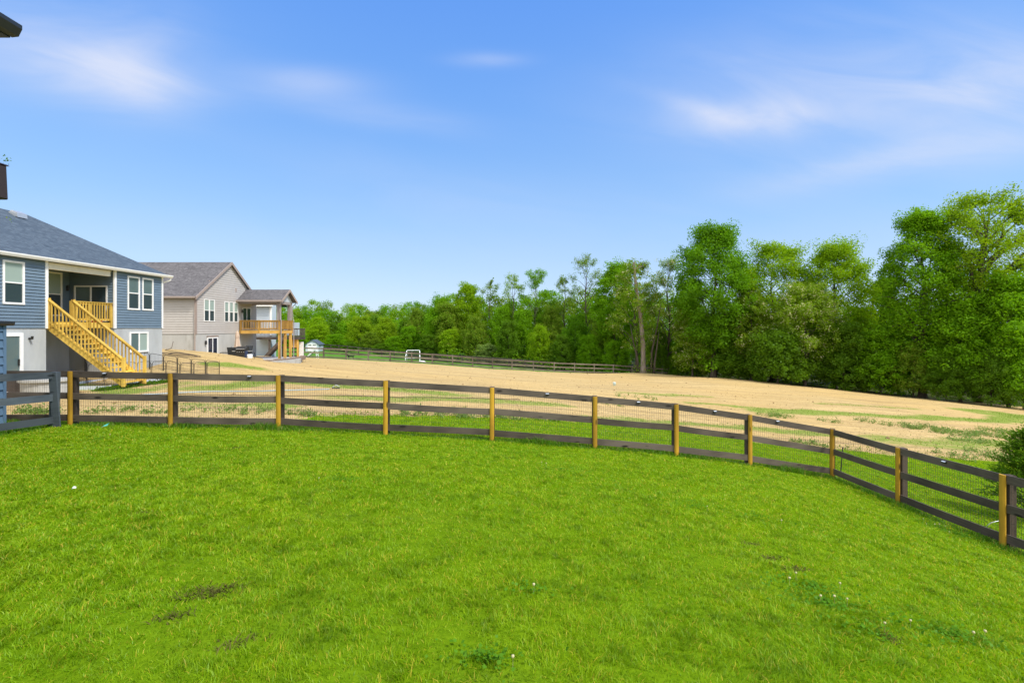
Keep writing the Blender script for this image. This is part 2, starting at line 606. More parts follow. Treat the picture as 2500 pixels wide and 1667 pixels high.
LEAF = {}
for k, c1, c2, c3 in (
        ("maple", (.100, .245, .006), (.155, .340, .008), None),
        ("mid", (.130, .300, .005), (.195, .385, .006), None),
        ("light", (.190, .350, .005), (.260, .425, .007), (.30, .41, .015)),
        ("gold", (.195, .340, .006), (.265, .410, .009), (.29, .37, .02)),
        ("olive", (.140, .260, .012), (.205, .325, .018), (.30, .31, .05)),
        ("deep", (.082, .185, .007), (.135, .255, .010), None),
        ("grey", (0.182, 0.296, 0.066), (0.255, 0.359, 0.089), None),
        ("locust", (.155, .280, .012), (.220, .340, .018), (.50, .52, .24)),
        ("cedar", (.085, .190, .010), (.150, .270, .014), (.22, .30, .02))):
    LEAF[k] = leaf_mat(k + "_foliage", c1, c2, c3, 0.54, 0.35, 0.006)
M['blossom'] = leaf_mat("cream_blossom", (.58, .54, .30), (.68, .64, .42), None, 0.3, 1.0)
M['blade'] = leaf_mat("lawn_grass_blade", (.175, .360, .006), (.355, .495, .008), (.60, .48, .05), 0.48, 0.55, 0.010, .66)
M['blade_tall'] = leaf_mat("tall_grass_blade", (.065, .190, .008), (.125, .260, .012), (.30, .26, .06), 0.42, 0.8, 0.012)
M['clover'] = leaf_mat("clover_leaf", (.075, .200, .010), (.115, .260, .016), None, 0.35, 0.8, 0.004)
M['sprout'] = leaf_mat("young_grass_blade", (.090, .200, .008), (.160, .270, .014), (.32, .27, .06), 0.35, 0.6, 0.008)
M['weed'] = leaf_mat("weed_leaf", (.130, .230, .045), (.210, .300, .080), (.36, .33, .16), 0.35, 0.8, 0.006)

# ------------------------------------------------------------------ terrain heights (relative to the camera's level), thin plate through surveyed points
FENCE = [(-12.7, 11.15, -.985), (-10.2, 11.18, -.99), (-7.93, 11.24, -1.048), (-5.45, 11.3, -1.103), (-2.93, 11.2, -1.22), (-.48, 11.5, -1.408),
         (1.97, 11.5, -1.62), (3.94, 11.6, -1.82), (5.95, 12.1, -2.17), (8.24, 12.45, -2.6), (8.40, 10.5, -2.594),
         (8.40, 8.25, -2.50), (8.40, 6.05, -2.34)]      # x, y, height of the top of the top rail
GAP = 1.25
CP = [(x, y, h - GAP) for x, y, h in FENCE] + [
    (0, 0, -1.65), (0, 3, -1.78), (-2.1, 2.1, -1.55), (-4, 4, -1.7), (-8, 6, -2.0), (-10.6, 9.9, -2.2), (3.0, 2.8, -2.10), (5.6, 5.3, -2.85), (-3, 7, -2.02), (1, 7, -2.3), (4.5, 8.5, -2.85),
    (0, -6, -1.6), (-10, -6, -1.6), (12, -4, -3.3), (12, 5, -3.9),
    (10.9, 10.6, -4.35), (17, 18, -4.75), (10, 19, -4.3), (4, 17.5, -3.55), (-18, 22, -2.44), (-18.9, 21, -2.44), (-17.4, 23.0, -2.40), (-16.6, 21.6, -2.44), (-17, 19.5, -2.50), (-18, 26, -1.95), (-19, 17, -2.38), (-12, 20, -2.55), (-5, 20, -2.7), (0, 20, -3.15), (-20, 12, -2.3),
    (0, 40, -4.15), (0, 57, -5.05), (5, 58, -5.35), (-22.7, 50, -3.05), (-19, 40, -2.62), (-18.5, 36.5, -2.45), (-20.6, 34, -1.78), (-24, 33.4, -1.47), (-28, 33.4, -1.4), (-23, 29, -1.5), (-12, 35, -3.0), (-14, 28, -2.65),
    (22.6, 65, -6.75), (25.3, 61, -6.25), (34.3, 54, -6.65), (46.9, 45, -7.3), (27.3, 28, -5.65), (20, 40, -5.2), (38, 33, -6.6),
    (-28, 60, -3.75), (-10, 60, -4.45), (0, 66, -5.6), (-33, 88, -4.4), (-20, 82, -5.2), (0, 78, -6.2), (20, 76, -7.3), (0, 100, -6.8), (40, 68, -7.6), (60, 55, -8.2), (-45, 70, -4), (-50, 120, -5),
    (60, 110, -8.5), (0, 130, -7), (-90, 90, -4.5), (-70, 30, -2.5), (-60, -10, -2.5), (90, 40, -9), (60, -10, -8), (110, 110, -9), (-110, 150, -5), (0, 180, -7), (110, 180, -9), (-40, 35, -1.9), (30, 5, -5.6)]
CPA = np.array(CP, float)


def _tps_phi(d2):
    return np.where(d2 > 0, 0.5 * d2 * np.log(np.maximum(d2, 1e-12)), 0.0)


def _tps_fit():
    P = CPA[:, :2] / 20.0
    n = len(P)
    d2 = ((P[:, None] - P[None]) ** 2).sum(-1)
    A = np.zeros((n + 3, n + 3))
    A[:n, :n] = _tps_phi(d2) + np.eye(n) * 2e-3
    A[:n, n] = 1
    A[:n, n + 1:] = P
    A[n, :n] = 1
    A[n + 1:, :n] = P.T
    return P, np.linalg.solve(A, np.concatenate([CPA[:, 2], np.zeros(3)]))


TP, TW = _tps_fit()
_LAT = np.random.default_rng(11).random((256, 256))


def vnoise(x, y, s, seed=0):
    x = np.asarray(x, float) * s + seed * 17.3
    y = np.asarray(y, float) * s + seed * 9.7
    xi, yi = np.floor(x).astype(int), np.floor(y).astype(int)
    fx, fy = x - xi, y - yi
    fx, fy = fx * fx * (3 - 2 * fx), fy * fy * (3 - 2 * fy)
    L = lambda a, b: _LAT[a % 256, b % 256]
    return (L(xi, yi) * (1 - fx) + L(xi + 1, yi) * fx) * (1 - fy) + (L(xi, yi + 1) * (1 - fx) + L(xi + 1, yi + 1) * fx) * fy


def Hrel(x, y):
    x, y = np.atleast_1d(np.asarray(x, float)), np.atleast_1d(np.asarray(y, float))
    out = np.empty(x.shape)
    xf, yf, of = x.ravel(), y.ravel(), out.ravel()
    for i in range(0, len(xf), 20000):
        a, b = np.clip(xf[i:i + 20000], -115, 115) / 20, np.clip(yf[i:i + 20000], -15, 190) / 20
        d2 = (a[:, None] - TP[None, :, 0]) ** 2 + (b[:, None] - TP[None, :, 1]) ** 2
        of[i:i + 20000] = _tps_phi(d2) @ TW[:-3] + TW[-3] + TW[-2] * a + TW[-1] * b
    n = (vnoise(xf, yf, 0.5, 1) - .5) * 0.05 + (vnoise(xf, yf, 1.7, 2) - .5) * 0.022
    far = np.clip((yf - 14) / 30, 0, 1)
    n = n + far * (vnoise(xf, yf, 0.16, 3) - .5) * 0.22 * np.clip((70 - yf) / 20, 0, 1)
    # soil mound round the snag
    mx, my = (1572 - 1250) / F * 63, 63.0
    n = n + 0.45 * np.exp(-(((xf - mx) / 5.5) ** 2 + ((yf - my + 1) / 2.0) ** 2))
    return (of + n).reshape(x.shape)


def G(x, y):
    """ground height in scene coordinates"""
    return float(Hrel(x, y)[0]) + CZ


def ray_ground(px, py, y0=1.5, y1=180):
    ys = np.geomspace(y0, y1, 900)
    xs = (px - 1250) / F * ys
    diff = (HY - py) / F * ys - Hrel(xs, ys)
    i = np.argmax(diff < 0)
    if diff[i] >= 0:
        i = len(ys) - 1
    return float(xs[i]), float(ys[i])


def P(px, py, d):
    return ((px - 1250) / F * d, d, CZ + (HY - py) / F * d)


# edge between the mown strip behind the fence and the straw, as ground points
EDGE = [(-60, 11.75), (-6.6, 11.75), (-5.5, 11.9)]
for px, py in ((735, 1016), (860, 1014), (1000, 1017), (1130, 1017), (1330, 1026), (1460, 1034), (1650, 1051), (1830, 1076), (1990, 1092), (2185, 1111), (2330, 1122), (2460, 1128)):
    EDGE.append(ray_ground(px, py))
EDGE += [(EDGE[-1][0] + 8, EDGE[-1][1] + 0.5), (110, EDGE[-1][1] + 2)]
EX, EY = np.array([e[0] for e in EDGE]), np.array([e[1] for e in EDGE])


def edge_y(x):
    return np.interp(x, EX, EY)


# far limit of the straw: the near paddock fence on the left, the wood's edge on the right
BACKF = [(-27.5, 55.0), (-22, 55.6), (-12, 57), (0, 58.8), (8, 61), (16, 63.6), (22.4, 66.0)]
TREEL = BACKF[:-1] + [(22.6, 65.5), (25.5, 62.3), (30, 58.5), (34.5, 55), (40, 50.5), (47, 45.5), (56, 40), (70, 30), (110, 15)]
LX, LY = np.array([-60] + [e[0] for e in TREEL]), np.array([54.0] + [e[1] for e in TREEL])
SMX = [(-27.5, 0), (-60, 0)]


def limit_y(x):
    return np.interp(x, LX, LY)


# ------------------------------------------------------------------ ground sheets
def seg_dist(x, y, pts):
    best = np.full(x.shape, 1e9)
    for (ax, ay), (bx, by) in zip(pts[:-1], pts[1:]):
        dx, dy = bx - ax, by - ay
        t = np.clip(((x - ax) * dx + (y - ay) * dy) / (dx * dx + dy * dy + 1e-9), 0, 1)
        best = np.minimum(best, np.hypot(x - ax - t * dx, y - ay - t * dy))
    return best


STRIPS = [([(520, 890), (570, 893), (632, 901)], 0.65, 1.0), ([(512, 949), (585, 941), (668, 933), (740, 936), (935, 950), (1090, 962)], 1.09, 1.0),
          ([(1232, 979), (1360, 986)], 0.72, .8), ([(490, 985), (585, 990)], 0.51, .6), ([(610, 991), (680, 994)], 0.58, .9), ([(830, 972), (950, 974), (1180, 977)], 0.87, .7),
          ([(1458, 1019), (1640, 1031), (1823, 1043), (2000, 1061)], 0.65, .8), ([(1675, 983), (1795, 991), (1975, 1004)], 0.43, .85), ([(1522, 959), (1731, 969)], 0.58, .7),
          ([(1840, 1001), (2047, 1009), (2192, 1018), (2333, 1023), (2422, 1027), (2470, 1020), (2520, 1017)], 0.87, .95),
          ([(1990, 985), (2113, 991), (2230, 998)], 0.58, .6), ([(2350, 1001), (2447, 1008), (2470, 1018)], 1.16, .8), ([(2450, 1014), (2560, 1022)], 2.17, .9),
          ([(2154, 1074), (2282, 1082), (2440, 1080)], 1.16, .75), ([(0, 936), (60, 938), (150, 943), (330, 956)], 0.80, 1.0), ([(370, 952), (470, 935)], 0.58, .6)]


def ground_sheets():
    xs = np.unique(np.round(np.concatenate([[-1500, -700, -350, -200, -150], np.arange(-115, -32, 2.0), np.arange(-32, 36, .25), np.arange(36, 60, .6), np.arange(60, 116, 2.0), [150, 200, 350, 700, 1500]]), 3))
    ys = np.unique(np.round(np.concatenate([[-1500, -300, -60], np.arange(-15, 1, 1.0), np.arange(1, 22, .22), np.arange(22, 70, .45), np.arange(70, 190, 3.0), [220, 300, 500, 900, 1800]]), 3))
    X, Y = np.meshgrid(xs, ys)
    Z = Hrel(X, Y) + CZ
    nx = len(xs)
    V = np.stack([X, Y, Z], -1).reshape(-1, 3)
    i, j = np.meshgrid(np.arange(nx - 1), np.arange(len(ys) - 1))
    a = (j * nx + i).ravel()
    Q = np.stack([a, a + 1, a + 1 + nx, a + nx], -1)
    cx, cy = V[Q].mean(1)[:, 0], V[Q].mean(1)[:, 1]
    nz = (vnoise(cx, cy, 1.3, 5) - .5) * 0.7
    lawn = cy < edge_y(cx) + nz * np.clip((cx + 7) / 2, 0.15, 1)
    field = ~lawn & (cy < limit_y(cx) + nz) & (cx > -60) & (cx < 110)
    wood = ~lawn & ~field & (cx > 20) & (cy < 150) & (cx < 112)
    rest = ~(lawn | field | wood)
    green = np.zeros(len(V))
    sel = np.unique(Q[field].ravel())
    vx, vy = V[sel, 0], V[sel, 1]
    g = np.zeros(len(sel))
    for pts, w, s in STRIPS:
        wp = [ray_ground(*p) for p in pts]
        d = seg_dist(vx + (vnoise(vx, vy, .9, 8) - .5) * .8, vy + (vnoise(vx, vy, .7, 9) - .5) * .8, wp)
        g = np.maximum(g, s * np.clip(1.5 - d / w, 0, 1))
    g = np.maximum(g, .5 * np.clip(1 - (vy - edge_y(vx)) / .8, 0, 1) * (vx > -6))
    green[sel] = g
    for name, mask, mat in (("lawn", lawn, MG['lawn']), ("straw_field", field, MG['straw']), ("forest_floor", wood, MG['litter']), ("pasture", rest, MG['pasture'])):
        q = Q[mask]
        u, inv = np.unique(q.ravel(), return_inverse=True)
        me = np_mesh(name, V[u], inv.reshape(-1, 4), smooth=True)
        if name == "straw_field":
            at = me.attributes.new("green", 'FLOAT', 'POINT')
            at.data.foreach_set("value", green[u].astype(np.float32))
        o = link_mesh(name, me, mat)
        tag(o, kind="structure")


MG = {}
m, nt, out = new_mat("bare_soil_under_lawn")
t = NT(nt)
v = t.coords("Object")
n1 = t.noise(v, 14, 5, .7)
n2 = t.noise(v, 0.8, 3, .5)
c = t.mix(t.span(n1, .35, .65), (.085, .160, .004), (.135, .225, .006))
c = t.mix(t.math('MULTIPLY', t.span(n2, .5, .75), .25), c, (.14, .18, .02))
t.l(t.bsdf(c, .95, 0.0, 0, t.bump(n1, .5, .03)), out.inputs[0])
MG['lawn'] = m

m, nt, out = new_mat("straw_covered_soil")
t = NT(nt)
tc = t.n("ShaderNodeTexCoord")
mp = t.n("ShaderNodeMapping")
mp.inputs["Rotation"].default_value = (0, 0, -0.05)
mp.inputs["Scale"].default_value = (.16, 1.5, 1)
t.l(tc.outputs["Object"], mp.inputs[0])
row = t.noise(mp.outputs[0], 1.0, 6, .62, .3)
mp2 = t.n("ShaderNodeMapping")
mp2.inputs["Rotation"].default_value = (0, 0, 0.03)
mp2.inputs["Scale"].default_value = (.05, 2.6, 1)
t.l(tc.outputs["Object"], mp2.inputs[0])
rut = t.noise(mp2.outputs[0], 1.0, 3, .5, .2)
mp3 = t.n("ShaderNodeMapping")
mp3.inputs["Scale"].default_value = (1.0, 2.0, 1)
t.l(tc.outputs["Object"], mp3.inputs[0])
fine = t.noise(mp3.outputs[0], 5.0, 8, .82)
clod = t.noise(mp3.outputs[0], 2.4, 6, .8, .6)
big = t.noise(tc.outputs["Object"], .11, 3, .5)
mid = t.noise(mp3.outputs[0], 1.3, 5, .7)
c = t.mix(t.span(row, .35, .66), (.39, .272, .115), (.57, .415, .185))
c = t.mix(t.math('MULTIPLY', t.span(big, .4, .65), .55), c, (.50, .335, .125))
c = t.mix(t.math('MULTIPLY', t.span(fine, .52, .72), .55), c, (.68, .54, .31))
c = t.mix(t.math('MULTIPLY', t.span(fine, .46, .30), .80), c, (.19, .125, .06))
c = t.mix(t.math('MULTIPLY', t.span(clod, .43, .34), .75), c, (.20, .135, .06))
c = t.mix(t.math('MULTIPLY', t.span(rut, .56, .66), .6), c, (.23, .17, .095))
c = t.mix(t.math('MULTIPLY', t.span(mid, .62, .74), .35), c, (.26, .24, .09))
at = t.n("ShaderNodeAttribute", attribute_name="green")
gf = t.math('ADD', at.outputs["Fac"], t.math('MULTIPLY', t.math('SUBTRACT', mid, .5), 1.6))
c = t.mix(t.math('MULTIPLY', t.span(gf, .25, .8), .9), c, t.mix(fine, (.11, .19, .018), (.22, .29, .04)))
hh = t.math('ADD', t.math('MULTIPLY', fine, .4), row)
t.l(t.bsdf(c, .95, .1, 0, t.bump(hh, .9, .08)), out.inputs[0])
MG['straw'] = m
MG['pasture'] = mottled("paddock_grass", (.055, .150, .012), (.095, .205, .018), 0.9, .95, .1, bump=.5, dist=.06, c3=(.13, .19, .03))
MG['litter'] = mottled("leaf_litter_soil", (.030, .040, .012), (.060, .070, .020), 1.2, .95, .1, bump=.5, dist=.05, c3=(.09, .07, .035))
ground_sheets()


# ------------------------------------------------------------------ grass blades
def blade_mesh(name, x, y, z, h, w, lean, rng):
    n = len(x)
    az = rng.random(n) * 2 * np.pi
    fx, fy = np.cos(az), np.sin(az)
    la = vnoise(x, y, 4.5, 51) * 12.6 + rng.normal(0, 1.5, n)
    lx, ly = np.cos(la) * lean * h, np.sin(la) * lean * h
    sx, sy = -fy * w / 2, fx * w / 2
    base = np.stack([x, y, z - 0.012], -1)
    V = np.zeros((n, 5, 3))
    S = np.stack([sx, sy, np.zeros(n)], -1)
    mid = base + np.stack([lx * .35, ly * .35, h * .62], -1)
    tip = base + np.stack([lx, ly, h * (1 - .35 * np.minimum(lean, 1.5) ** 2 * .5)], -1)
    V[:, 0], V[:, 1] = base - S, base + S
    V[:, 2], V[:, 3] = mid + S * .8, mid - S * .8
    V[:, 4] = tip
    b = (np.arange(n) * 5)[:, None]
    return np_mesh(name, V.reshape(-1, 3), b + np.array([[0, 1, 2, 3]]), b + np.array([[3, 2, 4]]))


FX, FY = np.array([f[0] for f in FENCE[:10]]), np.array([f[1] for f in FENCE[:10]])


def fence_dist(x, y):
    return seg_dist(x, y, [(f[0], f[1]) for f in FENCE])


BARE = [(1265, 1455, .16), (1215, 1465, .10), (0, 0, 0)]
BARE_PX = [(500, 1452, .16, .06), (548, 1440, .10, .035), (432, 1506, .08, .04), (590, 1572, .08, .035), (1835, 1330, .10, .04), (1885, 1365, .12, .04), (1938, 1392, .13, .035), (2170, 1560, .08, .04), (572, 1095, .10, .04), (345, 1255, .08, .03)]
CLOVER_PX = [(1985, 1440, .42, .14, 110), (2010, 1480, .45, .16, 110), (2330, 1560, .40, .14, 120), (2100, 1540, .25, .10, 45), (2290, 1290, .6, .35, 130), (2350, 1310, .6, .3, 110), (1190, 1620, .20, .10, 60),
             (1300, 1450, .18, .08, 30), (1370, 1150, .8, .3, 70), (1700, 1240, .5, .2, 50), (840, 1175, .4, .2, 50), (240, 1075, .7, .3, 60), (1850, 1265, .5, .2, 50), (1560, 1065, 1.6, .8, 150), (1480, 1060, 1.4, .8, 120)]


def lawn_grass():
    rng = np.random.default_rng(3)
    px, py = [], []
    yb = np.concatenate([[1.5], np.geomspace(1.75, 21, 46)])
    for a, b in zip(yb[:-1], yb[1:]):
        mid = (a + b) / 2
        dens = min(12000, 70000 * mid ** -1.5)
        if mid > 12.5:
            x0, x1 = -7, 1.12 * b + 1
        else:
            x0, x1 = -1.12 * b - 1, 1.12 * b + 1.2
        n = int(dens * (b - a) * (x1 - x0))
        px.append(rng.uniform(x0, x1, n))
        py.append(rng.uniform(a, b, n))
    x, y = np.concatenate(px), np.concatenate(py)
    # tufts: pull blades a little towards clump centres
    k = 9.0
    cx, cy = (np.round(x * k + (vnoise(x, y, 5, 21) - .5)) / k), (np.round(y * k + (vnoise(x, y, 5, 22) - .5)) / k)
    pull = .25 * rng.random(len(x))
    x, y = x + (cx - x) * pull, y + (cy - y) * pull
    keep = y < edge_y(x) + (vnoise(x, y, 1.3, 5) - .5) * .7 * np.clip((x + 7) / 2, .15, 1)
    keep &= (x > -10.45 - (11 - y) * .122) | (y < 2)
    bare = np.zeros(len(x))
    for bx, by, ra, rb in BARE_PX:
        wx, wy = ray_ground(bx, by)
        ca, sa = math.cos(.5), math.sin(.5)
        du, dv = (x - wx) * ca + (y - wy) * sa, -(x - wx) * sa + (y - wy) * ca
        bare = np.maximum(bare, np.exp(-((du / ra / 1.3) ** 2 + (dv / rb / 1.5) ** 2)))
    keep &= rng.random(len(x)) > bare * .6
    patch = vnoise(x, y, 1.6, 31)
    fine = .6 * vnoise(x, y, 9.0, 32) + .4 * vnoise(x, y, 3.7, 33)
    keep &= rng.random(len(x)) < .30 + 1.15 * fine
    x, y, patch, fine = x[keep], y[keep], patch[keep], fine[keep]
    bare = bare[keep]
    z = Hrel(x, y) + CZ
    h = (.022 + .018 * patch + .036 * fine * fine) * rng.uniform(.55, 1.35, len(x)) * (1 - .5 * bare)
    d = np.hypot(x, y)
    w = np.clip(.0034 * d / 2.6, .0036, .02) * rng.uniform(.7, 1.3, len(x))
    lean = rng.uniform(.2, 1.25, len(x))
    o = link_mesh("lawn_grass", blade_mesh("lawn_grass", x, y, z, h, w, lean, rng), M['blade'])
    tag(o, "bright green mown grass covering the yard lawn in front of the fence", "grass", kind="stuff")
    # unmown fringe under the fence
    px, py = [], []
    for (ax, ay, _), (bx, by, _) in zip(FENCE[:-1], FENCE[1:]):
        L = math.hypot(bx - ax, by - ay)
        n = int(L * 1000)
        s = rng.random(n)
        q = rng.normal(0, .13, n)
        nx_, ny_ = -(by - ay) / L, (bx - ax) / L
        px.append(ax + (bx - ax) * s + nx_ * q)
        py.append(ay + (by - ay) * s + ny_ * q)
    s = rng.random(3500)
    px.append(-10.55 - .2 * s + rng.normal(0, .16, 3500))
    py.append(11.0 - 3.2 * s)
    x, y = np.concatenate(px), np.concatenate(py)
    pn = vnoise(x, y, 1.1, 41)
    keep = rng.random(len(x)) < .25 + pn
    x, y, pn = x[keep], y[keep], pn[keep]
    z = Hrel(x, y) + CZ
    h = (.07 + .16 * pn ** 2) * rng.uniform(.5, 1.25, len(x))
    w = rng.uniform(.006, .013, len(x))
    o = link_mesh("fence_line_grass", blade_mesh("fence_line_grass", x, y, z, h, w, rng.uniform(.2, .9, len(x)), rng), M['blade_tall'])
    tag(o, "longer unmown grass along the foot of the wooden fence", "grass", kind="stuff")
    # sprouting rows in the straw
    px, py = [], []
    for pts, wd, s in STRIPS:
        wp = [ray_ground(*p) for p in pts]
        for (ax, ay), (bx, by) in zip(wp[:-1], wp[1:]):
            L = math.hypot(bx - ax, by - ay)
            n = int(L * wd * 55 * s)
            k = rng.random(n)
            px.append(ax + (bx - ax) * k + rng.normal(0, wd * .3, n))
            py.append(ay + (by - ay) * k + rng.normal(0, wd * .55, n))
    n = 5000
    x0 = rng.uniform(-9, 26, n)
    px.append(x0)
    py.append(edge_y(x0) + np.abs(rng.normal(0, .5, n)))
    x, y = np.concatenate(px), np.concatenate(py)
    keep = (y > edge_y(x) - .2) & (y < limit_y(x)) & (rng.random(len(x)) < .3 + vnoise(x, y, 1.2, 44))
    x, y = x[keep], y[keep]
    h = rng.uniform(.03, .10, len(x))
    o = link_mesh("sprouting_grass", blade_mesh("sprouting_grass", x, y, Hrel(x, y) + CZ, h, rng.uniform(.012, .03, len(x)), rng.uniform(.3, 1.1, len(x)), rng), M['sprout'])
    tag(o, "thin young grass sprouting in rows through the straw", "grass", kind="stuff")


def thatch():
    """dead brown thatch lying in the worn hollows"""
    rng = np.random.default_rng(19)
    X, Y = [], []
    for bx, by, ra, rb in BARE_PX:
        wx, wy = ray_ground(bx, by)
        ca, sa = math.cos(.5), math.sin(.5)
        n = int(ra * rb * 24000)
        u_, v_ = rng.normal(0, ra * .75, n), rng.normal(0, rb * 1.0, n)
        X.append(wx + u_ * ca - v_ * sa)
        Y.append(wy + u_ * sa + v_ * ca)
    x, y = np.concatenate(X), np.concatenate(Y)
    h = rng.uniform(.012, .035, len(x))
    o = link_mesh("thatch", blade_mesh("thatch", x, y, Hrel(x, y) + CZ + .012, h, rng.uniform(.004, .009, len(x)), rng.uniform(.8, 2.4, len(x)), rng), M['thatch'])
    tag(o, "dark brown thatch showing in a few worn hollows of the lawn", "thatch", kind="stuff")


def flat_leaves(name, x, y, z, size, rng, up=1.0, aspect=.7):
    """small leaf faces lying around given points"""
    n = len(x)
    N = rng.normal(0, .55, (n, 3))
    N[:, 2] += up
    N /= np.linalg.norm(N, axis=1)[:, None]
    T = np.cross(N, rng.normal(0, 1, (n, 3)))
    T /= np.linalg.norm(T, axis=1)[:, None]
    B = np.cross(N, T)
    c = np.stack([x, y, z], -1)
    s = np.asarray(size).reshape(-1, 1)
    V = np.stack([c - T * s * .5, c - B * s * .5 * aspect, c + T * s * .5, c + B * s * .5 * aspect], 1)
    return np_mesh(name, V.reshape(-1, 3), (np.arange(n) * 4)[:, None] + np.array([[0, 1, 2, 3]]))


def clover_and_weeds():
    rng = np.random.default_rng(9)
    X, Y, S, Z = [], [], [], []
    fl = []
    for i, (px, py, ra, rb, n) in enumerate(CLOVER_PX):
        wx, wy = ray_ground(px, py)
        n = int(n * 2.2)
        a, r = rng.random(n) * 6.283, np.abs(rng.normal(0, .75, n))
        X.append(wx + np.cos(a) * r * ra)
        Y.append(wy + np.sin(a) * r * (ra * .55))
        S.append(rng.uniform(.016, .030, n))
        Z.append(rng.uniform(.02, .06, n))
        for k in range(max(1, n // 75)):
            a, r = rng.random() * 6.283, math.sqrt(rng.random())
            fl.append((wx + math.cos(a) * r * ra, wy + math.sin(a) * r * ra * .6))
    x, y = np.concatenate(X), np.concatenate(Y)
    o = link_mesh("clover_leaves", flat_leaves("clover_leaves", x, y, Hrel(x, y) + CZ + np.concatenate(Z), np.concatenate(S), rng, 1.4, .95), M['clover'])
    tag(o, "darker patches of low clover leaves growing in the lawn", "clover", kind="stuff")
    mb = MB()
    for fx, fy in fl:
        z = G(fx, fy) + rng.uniform(.055, .085)
        r = rng.uniform(.007, .011)
        mb.lathe([(.001, r), (r * .8, r * .7), (r, 0), (r * .7, -r * .7), (.0015, -r), (.0012, -.06)], (fx, fy, z), 7)
    tag(mb.build("clover_flowers", M['blossom'], smooth=True), "small round white clover flowers dotted over the lawn", "flowers", kind="stuff")
    # leafy weeds on the straw
    zones = [(2025, 1030, .5, .3, 10), (2115, 1030, .6, .3, 14), (2200, 1042, 1.0, .35, 40), (2270, 1048, 1.1, .4, 46), (2330, 1060, 1.1, .5, 50), (2400, 1062, 1.1, .6, 56), (2440, 1055, 1.0, .6, 40), (2360, 1075, 1.0, .4, 26),
             (1890, 1016, .9, .25, 34), (1480, 985, 1.3, .3, 16), (1560, 972, 1.6, .4, 14), (75, 1008, .35, .15, 16), (105, 1012, .35, .12, 16), (225, 1010, .3, .12, 4), (290, 1004, .4, .15, 9), (380, 1008, .4, .12, 7),
             (470, 1002, .5, .2, 6), (560, 1006, .7, .25, 11), (640, 1008, .7, .25, 11), (740, 1014, .4, .2, 14), (1110, 1016, .7, .2, 22), (1225, 1020, .6, .2, 22), (1000, 1012, .6, .2, 14), (1330, 1024, .5, .15, 12),
             (1975, 1085, .6, .2, 18), (2420, 1112, 1.0, .25, 30), (2330, 1116, .8, .2, 16)]
    X, Y, Z, S = [], [], [], []
    for px, py, ra, rb, n in zones:
        wx, wy = ray_ground(px, py)
        for k in range(n):
            a, r = rng.random() * 6.283, math.sqrt(rng.random())
            tx, ty = wx + math.cos(a) * r * ra, wy + math.sin(a) * r * ra * .8
            m_ = 26
            rad = rng.uniform(.06, .16)
            X.append(tx + rng.normal(0, rad * .6, m_))
            Y.append(ty + rng.normal(0, rad * .6, m_))
            Z.append(np.abs(rng.normal(0, rad * .75, m_)) + .015)
            S.append(rng.uniform(.04, .11, m_))
    x, y = np.concatenate(X), np.concatenate(Y)
    o = link_mesh("weeds", flat_leaves("weeds", x, y, Hrel(x, y) + CZ + np.concatenate(Z), np.concatenate(S), rng, .5, .4), M['weed'])
    tag(o, "straggling green weeds in loose patches on the straw field", "weeds", kind="stuff")
    # dark ground cover below the patio slab
    n = 5200
    s = rng.random(n)
    ax, ay = ray_ground(262, 951)
    bx, by = ray_ground(430, 930)
    x = ax + (bx - ax) * s + rng.normal(0, .12, n)
    y = ay + (by - ay) * s + rng.uniform(-.95, -.25, n) * (.6 + s * .4)
    o = link_mesh("ivy_bed", flat_leaves("ivy_bed", x, y, Hrel(x, y) + CZ + np.abs(rng.normal(0, .05, n)), rng.uniform(.05, .11, n), rng, .6, .7), LEAF['deep'])
    tag(o, "dark leafy ground cover along the edge of the patio slab", "ground cover", kind="stuff")
    # loose straw on the soil near the fence
    n = 60000
    x = rng.uniform(-20, 26, n)
    y = edge_y(x) + rng.random(n) ** 1.6 * 18
    keep = (np.abs(x) < y * 1.12 + 1)
    x, y = x[keep], y[keep]
    m_ = blade_mesh("loose_straw", x, y, Hrel(x, y) + CZ + .015, rng.uniform(.02, .05, len(x)), rng.uniform(.006, .016, len(x)), rng.uniform(1.2, 3.0, len(x)), rng)
    o = link_mesh("loose_straw", m_, M['straw'])
    tag(o, "loose pale straw strewn over the graded soil", "straw", kind="stuff")


M['straw'] = leaf_mat("loose_straw_stalk", (.40, .29, .13), (.60, .46, .25), (.24, .165, .08), .15, 1.0, .01)
M['thatch'] = leaf_mat("dead_grass_thatch", (.060, .075, .014), (.150, .135, .040), None, .2, 2.0, 0.0)
lawn_grass()
thatch()
clover_and_weeds()


